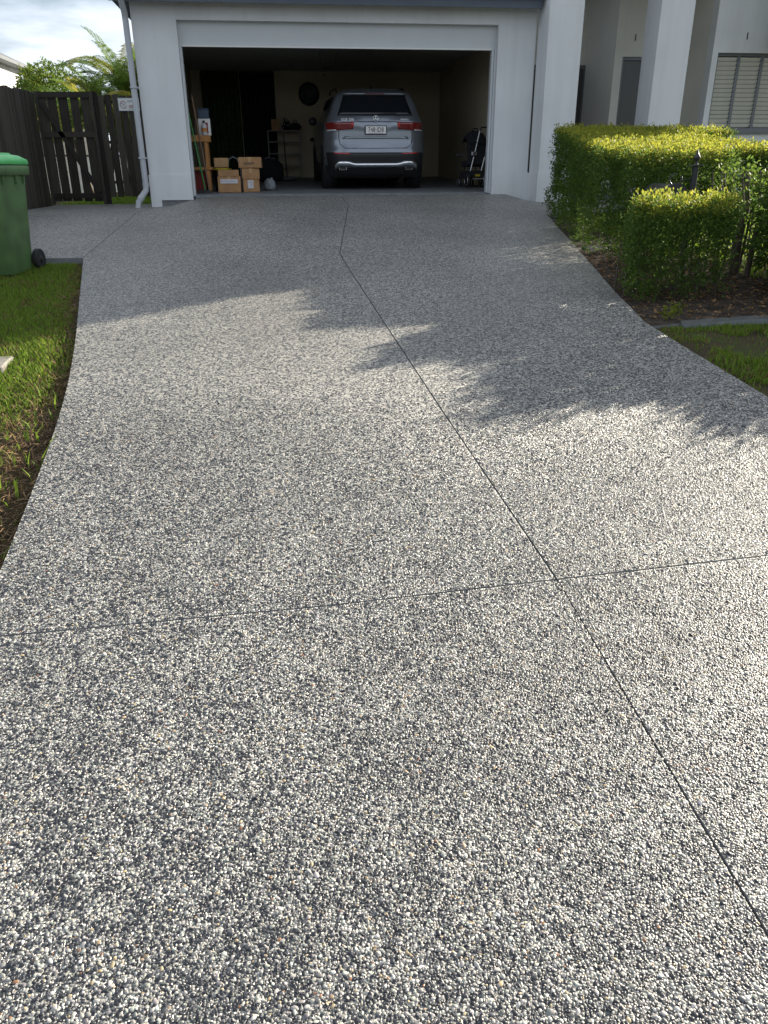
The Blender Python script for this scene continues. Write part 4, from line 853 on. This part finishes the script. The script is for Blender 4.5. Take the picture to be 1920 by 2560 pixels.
f_ = (P[:,2]+.4)/.4; bot = soil(P[:,0],P[:,1])+.07; P[:,2] = bot+(.13-bot)*f_+.014*RNG.normal(size=n)
P[:,0] += (P[:,1]+7.35)*.38; low = 1-f_
P[:,0] += np.where(P[:,0] < 2.05, -.04*np.sin(f_*3.1), 0)+RNG.normal(0,.02,n); keep = ~((P[:,0] > 2.35) & (f_ < .6) & (RNG.random(n) < .6)) & ~((low > .7)&(RNG.random(n) < .35))
young_glow = np.clip((f_-.80)/.15,0,1)*.8*(D[:,2] > .3)+.1*(RNG.random(n) < .15)  # same top tint: new leaves plus sun glow put into the colour
link('foliage', leaf_mesh('foliage', *foliage(P[keep], D[keep], 6, .031, young_glow[keep], spread=.022)), M['leaf'], sh)
stems(sh, [(random.uniform(1.75,2.6), random.uniform(-7.85,-7.45), float(soil(2.2,-7.7))) for _ in range(12)], .5, .008)
ms = empty('multi_stem_shrub', (3.15,-6.9,float(soil(3.2,-6.9))), label='dark upright multi-stemmed shrub trunk right of the letterbox', cat='shrub')
for k in range(9):
    x, y = random.uniform(-.16,.22), random.uniform(-.2,.2); r = random.choice([.010,.014,.018,.03])
    if k == 0: x, y, r = .12, 0, .042
    MB().tube([(x,y,-.03),(x+random.uniform(-.03,.03),y,.35),(x*1.1+random.uniform(-.02,.03),y,.62),(x*1.15,y+.1,.95)], [r,r*.9,r*.75,r*.5], 7).build('stem', M['stem'], ms)
P2 = np.stack([RNG.uniform(2.85,3.5,220),RNG.uniform(-7.1,-6.6,220),RNG.uniform(-.4,.4,220)],-1); P = P2
link('foliage', leaf_mesh('foliage', *foliage(P, RNG.normal(size=P.shape), 4, .045, .25*RNG.random(len(P)), spread=.05)), M['leaf'], ms).matrix_parent_inverse = Matrix.Translation(ms.location).inverted()
def round_shrub(name, c, r, hgt, label, n=1700, size=.05, cat='shrub', lift=0):
    o = empty(name, c, label=label, cat=cat); d = RNG.normal(size=(n,3)); d /= np.linalg.norm(d,axis=1,keepdims=True)
    rad = r*(RNG.random(n)**.28)*(.8+.4*vnoise(d[:,0]*3+5,d[:,1]*3+d[:,2]*2,1.2,int(r*100))); p = d*rad[:,None]*np.array([1,1,hgt/(2*r)])+np.array([0,0,hgt*.52+lift]); p[:,2] = np.maximum(p[:,2],.05)
    link('foliage', leaf_mesh('foliage', *foliage(p, d, 5, size, .3*RNG.random(n)*(d[:,2] > .4))), M['leaf'], o)
    stems(o, [(random.uniform(-.12,.12), random.uniform(-.12,.12), 0) for _ in range(5)], hgt*.6+lift, .014+.02*(lift > 0))
round_shrub('added_shadow_shrub', (3.75,-7.75,float(soil(4,-8))), .80, 1.28, 'added out-of-view rounded shrub casting shadow from right of the small hedge', 4200)  # four unseen shrubs added to throw the shadow lobes onto the driveway
round_shrub('added_shadow_shrub', (4.75,-7.75,float(soil(5,-8))), .75, 1.0, 'lower added out-of-view shrub casting shadow from beyond the taller one', 3200)
round_shrub('added_shadow_shrub', (3.95,-8.60,float(soil(4,-8.6))), .80, .95, 'low added out-of-view shrub casting shadow from across the concrete edging', 3600)
round_shrub('added_shadow_shrub', (5.05,-8.55,float(soil(5,-8.5))),   .85, 1.08, 'added out-of-view shrub casting shadow from farthest along the concrete edging', 3600)
# unseen box-headed tree, added and shaped to cast the straight shade edge
bt_ = empty('added_shade_tree', (7.85,-.75,float(soil(7,-1))), label='added out-of-view box-headed tree that shades the left of the driveway', cat='tree')
MB().tube([(0,0,-.05),(.03,0,1.0),(0,.02,1.9),(.02,0,2.9)], [.08,.065,.06,.05], 10).build('trunk', M['stem'], bt_)
for k in range(7):
    a = k*.9; MB().tube([(0,0,2.2+.05*k),(.3*math.cos(a),.35*math.sin(a),2.9+.05*k),(.4*math.cos(a),.5*math.sin(a),3.6+.1*k)], [.03,.022,.01], 6).build('limb', M['stem'], bt_)
P = RNG.uniform([-.5,-.68,2.58],[.5,.70,5.4],(9000,3)); P[:,2] += (vnoise(P[:,0],P[:,1],3,1)-.5)*.08
link('crown', leaf_mesh('crown', *foliage(P, RNG.normal(size=P.shape), 5, .075, .2*RNG.random(len(P)), spread=.02)), M['leaf'], bt_)
# seedlings by the bed corner
for i, (x, y) in enumerate(((1.86,-8.42),(1.98,-8.32),(1.80,-8.50))):
    o = empty('seedling', (x,y,float(soil(x,y))+.03), label=('yellow-green seedling nearest the concrete edging','taller yellow-green seedling below the small hedge','tiny yellow-green seedling at the driveway edge')[i], cat='seedling')
    n = 26; d = RNG.normal(size=(n,3))*np.array([1,1,.5])+np.array([0,0,.7]); p = np.abs(RNG.normal(0,.03,(n,3)))*np.array([1,1,1.6])
    C = np.array([.20,.24,.03])*RNG.uniform(.6,1.2,(n,1)); link('leaves', leaf_mesh('leaves', p, d, RNG.uniform(.035,.06,n), RNG.uniform(.014,.022,n), C), M['leaf'], o)
    MB().tube([(0,0,-.02),(.01,0,.04),(.0,.01,.09)], .003, 5).build('stalk', M['stem'], o)

# ------------------------------------------------------------------ letterbox
def letterbox():
    zg = float(soil(2.5,-7))
    o = empty('letterbox', (2.52,-7.05,zg), label='black cast-iron barrel letterbox on ornate post behind the small hedge', cat='letterbox')
    zb = .02-zg; r = .115
    arch = [(-r,0),(r,0)]+[(r*math.cos(t), .10+r*math.sin(t)) for t in np.linspace(0,math.pi,13)]
    MB().prism([(x-.06,z+zb) for x,z in arch], 0, .44).build('body', M['iron'], o)
    big = [(x*1.06,z*1.03) for x,z in arch]; MB().prism([(x-.06,z+zb) for x,z in big], -.014, -.001).build('door', M['iron'], o)
    MB().box(-.125,.005,-.021,-.0145,zb+.045,zb+.085,c=.0).build('number_plate', M['alu'], o)
    MB().box(.083,.127,-.022,.022,-.05,.38-zg,c=.005).build('post', M['iron'], o)
    MB().box(.055,.155,-.05,.05,.381-zg,.392-zg,c=.003).build('post_cap', M['iron'], o)
    MB().lathe([(.018,.396-zg),(.010,.42-zg),(.026,.44-zg),(.03,.455-zg),(.012,.485-zg),(.0,.53-zg)], (.105,0,0), 14).build('finial', M['iron'], o)
    t = np.linspace(0,1.75*math.pi,22); sp = [(-.07+(.035+.012*k/22*3)*math.cos(a+1.2), .02, zb+.26+(.035+.012*k/22*3)*math.sin(a+1.2)) for k,a in enumerate(t)]
    MB().tube(sp+[(.0,.02,zb+.245),(.08,.0,zb+.26)], .006, 6).build('scroll', M['iron'], o)
    MB().box(-.15,.16,.05,.25,zb-.02,zb-.002).build('bracket', M['iron'], o)
letterbox()

# ------------------------------------------------------------------ lawns
def blades(name, x, y, h0, h1, C, wd=.004, base=None, parent=None):
    n = len(x); z = soil(x,y) if base is None else base; a = RNG.uniform(0,6.283,n); h = RNG.uniform(h0,h1,n)*RNG.uniform(.6,1.1,n); ln = RNG.uniform(.15,1.0,n)*h
    d = np.stack([np.cos(a),np.sin(a),0*a],-1); s = np.stack([-np.sin(a),np.cos(a),0*a],-1)*wd*RNG.uniform(.7,1.4,n)[:,None]; B = np.stack([x,y,z-.004],-1); U = np.array([0,0,1.])
    m1 = B+d*(ln*.35)[:,None]+U*(h*.6)[:,None]; tp = B+d*ln[:,None]+U*h[:,None]
    V = np.stack([B-s,B+s,m1+s*.8,m1-s*.8,tp+s*.15,tp-s*.15],1).reshape(-1,3); b = np.arange(n)[:,None]*6
    F = np.concatenate([b+np.array([[0,1,2,3]]), b+np.array([[3,2,4,5]])])
    return link(name, np_mesh(name, V, F, np.repeat(C,6,0)), M['grass'], parent)
def gcol(n, brown):
    t = RNG.random((n,1)); C = np.array([.085,.155,.016])*(1-t)+np.array([.20,.29,.034])*t; b = np.asarray(brown)[:,None]; C = C*(1-b)+np.array([.22,.15,.07])*RNG.uniform(.5,1.1,(n,1))*b; return C
n = 165000; x = RNG.uniform(-4.7,-2.2,n); y = RNG.uniform(-14.0,-5.58,n); le = np.interp(y,[p[1] for p in LEFT][::-1],[p[0] for p in LEFT][::-1])
gap = le-x; bare = vnoise(x,y,2.6,21)*.6+vnoise(x,y,7,22)*.4; dry = sm(-9.6,-10.6,y) if False else 1-sm(-10.4,-9.5,y)
keep = (gap > .012) & (RNG.random(n) < np.clip(1.25-1.9*np.exp(-gap/.12)*(bare+.25)-.75*dry*(bare > .42)-.45*(bare > .66),.04,1))
x, y, bare, dry, gap = x[keep], y[keep], bare[keep], dry[keep], gap[keep]; n = len(x)
brown = (RNG.random(n) < .06+.40*dry+.35*np.exp(-gap/.10)+.25*(bare > .62)).astype(float)
tag(blades('left_lawn_grass', x, y, .016, .050, gcol(n,brown), .0032), kind='stuff')
# longer runners creeping over the edge
n = 150; y = RNG.uniform(-11.5,-8.6,n); x = np.interp(y,[p[1] for p in LEFT][::-1],[p[0] for p in LEFT][::-1])-RNG.uniform(.02,.25,n)
tag(blades('left_edge_runners', x, y, .05, .10, gcol(n,(RNG.random(n) < .25).astype(float)), .005), kind='stuff')
n = 105000; x = RNG.uniform(1.55,3.9,n); y = RNG.uniform(-14.0,-8.64,n); rE = np.interp(y,[p[1] for p in RIGHT[:7]],[p[0] for p in RIGHT[:7]])
bare = vnoise(x,y,2.2,31)*.6+vnoise(x,y,6,32)*.4; gap = x-rE; keep = (gap > .02) & (RNG.random(n) < np.clip(1.3-1.3*np.exp(-gap/.25)-1.1*(bare > .5),.05,1)); x, y, gap = x[keep], y[keep], gap[keep]; n = len(x)
tag(blades('right_lawn_grass', x, y, .02, .06, gcol(n,(RNG.random(n) < .10+.3*np.exp(-gap/.2)).astype(float)), .0034), kind='stuff')
n = 26000; x = RNG.uniform(2.9,8.3,n); y = RNG.uniform(-7.2,-.3,n); keep = ~((y < -6.0) & (x < 3.3)) & ~((y > -2.75) & (x < 5.8)); x, y = x[keep], y[keep]; n = len(x)
tag(blades('front_yard_grass', x, y, .03, .08, gcol(n,np.zeros(n))*1.15, .006, soil(x,y)+.03), kind='stuff')
n = 16000; x = RNG.uniform(-5.2,-3.25,n); y = RNG.uniform(1.7,9,n); tag(blades('back_yard_grass', x, y, .04, .12, gcol(n,np.zeros(n)), .009), kind='stuff')
# leaf litter on the bed and thatch on the left verge
n = 3400; x = RNG.uniform(1.6,4.2,n); y = RNG.uniform(-8.55,-5.6,n); e_ = np.interp(y,[-8.66,-7.66,-5.9,-2.9],[1.6,1.76,2.1,2.7]); k = x > e_; x, y = x[k], y[k]; n = len(x)
A = RNG.normal(size=(n,3))*np.array([1,1,.18]); C = np.array([.20,.12,.06])*RNG.uniform(.3,1.5,(n,1)); tag(link('leaf_litter', leaf_mesh('leaf_litter', np.stack([x,y,soil(x,y)+.042+RNG.uniform(0,.008,n)],-1), A, RNG.uniform(.02,.05,n), RNG.uniform(.008,.02,n), C), M['litter']), kind='stuff')
n = 9000; y = RNG.uniform(-12.1,-6.0,n); le = np.interp(y,[p[1] for p in LEFT][::-1],[p[0] for p in LEFT][::-1]); x = le-.01-np.abs(RNG.normal(0,.16,n)); k = RNG.random(n) < np.where(y < -9.3,1,.35); x, y = x[k], y[k]; n = len(x)
A = RNG.normal(size=(n,3))*np.array([1,1,.25]); C = np.array([.19,.125,.07])*RNG.uniform(.25,1.5,(n,1)); tag(link('dry_thatch', leaf_mesh('dry_thatch', np.stack([x,y,soil(x,y)+.004+RNG.uniform(0,.012,n)],-1), A, RNG.uniform(.03,.08,n), RNG.uniform(.003,.007,n), C), M['litter']), kind='stuff')
pv = empty('stepping_stone', (-3.25,-9.04,float(soil(-3.2,-9))), R(4), 'pale concrete stepping stone set in the left lawn', 'paver')
MB().box(-.30,.30,-.16,.16,-.03,.035,c=.01).build('slab', M['paver'], pv)

# ------------------------------------------------------------------ palms, tree and neighbours behind the fence
def frond(b, base, az, el, L, droop, nl=44, wl=.40, C=(.07,.13,.02)):
    """arching rachis with drooping leaflets, appended to lists"""
    V, F, K = b; p = np.array(base,float); d = np.array([math.cos(az)*math.cos(el), math.sin(az)*math.cos(el), math.sin(el)]); st = L/nl; pts = []
    for i in range(nl+1):
        pts.append((p.copy(), d.copy())); p = p+d*st; d = d+np.array([0,0,-droop/nl*(.4+1.5*i/nl)]); d /= np.linalg.norm(d)
    up_ = np.array([0,0,1.])
    for i in range(2,nl+1):
        q, dd = pts[i]; sd_ = np.cross(dd,up_); sd_ /= np.linalg.norm(sd_)+1e-9; nu = np.cross(sd_,dd); t = i/nl; ln = wl*(math.sin(math.pi*(.12+.82*t))**.6)*random.uniform(.85,1.1)
        for s in (-1,1):
            a = sd_*s*.75+dd*.62+nu*.30; a /= np.linalg.norm(a); e1 = q+a*ln*.55; e2 = e1+(a*.8-up_*.55)*ln*.45; w2 = dd*.014
            k = len(V); V += [q-w2*.5,q+w2*.5,e1+w2,e1-w2,e2]; F.append((k,k+1,k+2,k+3)); F.append((k+3,k+2,k+4,k+4)); cc = np.array(C)*random.uniform(.6,1.35); K += [cc]*5
    for i in range(nl):
        q, dd = pts[i]; q2 = pts[i+1][0]; w2 = np.array([-dd[1],dd[0],0])*.012; k = len(V); V += [q-w2,q+w2,q2+w2,q2-w2]; F.append((k,k+1,k+2,k+3)); K += [np.array([.16,.15,.04])]*4
def palm(loc, stalks, label, L=1.6, yellow=.15, el0=.9):
    o = empty('palm_tree', loc, label=label, cat='palm', group='palms behind the fence')
    b = ([],[],[])
    for sx, sy, h in stalks:
        MB().tube([(sx*.4,sy*.4,-.1),(sx*.8,sy*.8,h*.5),(sx,sy,h)], [.07,.055,.05], 8).build('trunk', M['stem'], o)
        for k in range(16):
            c = (.32,.29,.05) if random.random() < yellow else (.13,.21,.035)
            frond(b, (sx,sy,h-.05), k*2*math.pi/16+random.uniform(-.3,.3), random.uniform(.55,1.45)*el0, L*random.uniform(.8,1.1), random.uniform(.8,1.7), C=c)
    V, F, K = b; me = bpy.data.meshes.new('crown'); me.from_pydata([tuple(v) for v in V], [], [f if f[2] != f[3] else f[:3] for f in F]); a = me.color_attributes.new('col','FLOAT_COLOR','POINT')
    c4 = np.ones((len(V),4),np.float32); c4[:,:3] = np.array(K); a.data.foreach_set('color', c4.ravel()); link('crown', me, M['palm'], o)
palm((-4.55,7.2,-.2), [(0,0,2.2),(.35,.3,1.9),(-.4,.2,1.5),(-.1,-.5,1.3)], 'tallest green palm clump behind fence beside the downpipe', 1.75)
palm((-3.9,5.6,-.2), [(0,0,1.6),(-.3,.3,1.2)], 'yellow-tinged palm clump low behind the paling panel', 1.2, .35)
palm((-5.9,9.4,-.2), [(0,0,1.75),(.45,.2,1.5),(-.6,.3,1.5)], 'light green feathery palm clump behind the gate', 1.4, .25)
palm((-5.15,8.2,-.2), [(0,0,1.5),(.3,.3,1.3)], 'short palm between the tall clump and the feathery one', 1.25, .2)
palm((-10.2,21,-.2), [(0,0,3.4)], 'distant palm with yellow fronds beside the neighbouring roof', 1.0, .9)
round_shrub('garden_tree', (-7.7,13.0,-.25), 1.15, 2.1, 'dense rounded tree rising between the palms behind the gate', 1900, .085, 'tree', 1.5)
nb = empty('neighbour_house', (-11.35,10.5,.45), label='white neighbouring house wall with grey roof over the side fence', cat='house')
MB().box(-4,1.95,0,6,-.8,3.1).build('wall', M['wall'], nb); MB().box(1.955,2.0,-.04,.05,0,3.1).build('corner_trim', M['pipe'], nb)
MB().raw([(-4.4,-.45,3.1),(2.35,-.45,3.1),(2.35,6.4,3.1),(-4.4,6.4,3.1),(-1.8,3,4.4),(-.4,3,4.4),(-4.4,-.45,3.0),(2.35,-.45,3.0),(2.35,6.4,3.0),(-4.4,6.4,3.0)], [(0,1,5,4),(1,2,5),(2,3,4,5),(3,0,4),(9,8,7,6),(0,6,7,1),(1,7,8,2),(2,8,9,3),(3,9,6,0)]).build('roof', M['roof'], nb)
MB().box(-4.4,2.36,-.55,-.452,3.0,3.12).build('gutter', M['pipe'], nb)
shd = empty('garden_shed', (-9.2,17,-.3), label='low grey metal shed with sloping roof behind the side fence', cat='shed')
MB().prism([(-3,0),(1.5,0),(1.5,2.45),(-3,4.0)], 0, 4).build('wall', mat('shed_steel',(.22,.22,.21),.6,noise=.1), shd); MB().raw([(-3.2,-.25,4.12),(1.8,-.25,2.42),(1.8,4.2,2.42),(-3.2,4.2,4.12),(-3.2,-.25,4.22),(1.8,-.25,2.52),(1.8,4.2,2.52),(-3.2,4.2,4.22)],[(3,2,1,0),(4,5,6,7),(0,1,5,4),(1,2,6,5),(2,3,7,6),(3,0,4,7)]).build('roof', M['roof'], shd)
bw = empty('boundary_wall', (-5,13.5,-.3), label='pale rear boundary wall seen through the gate gaps', cat='wall')
MB().box(-5,2.2,0,.2,0,1.1).build('wall', M['white'], bw); MB().box(-5.02,2.22,-.03,.23,1.101,1.15).build('coping', M['kerb'], bw)
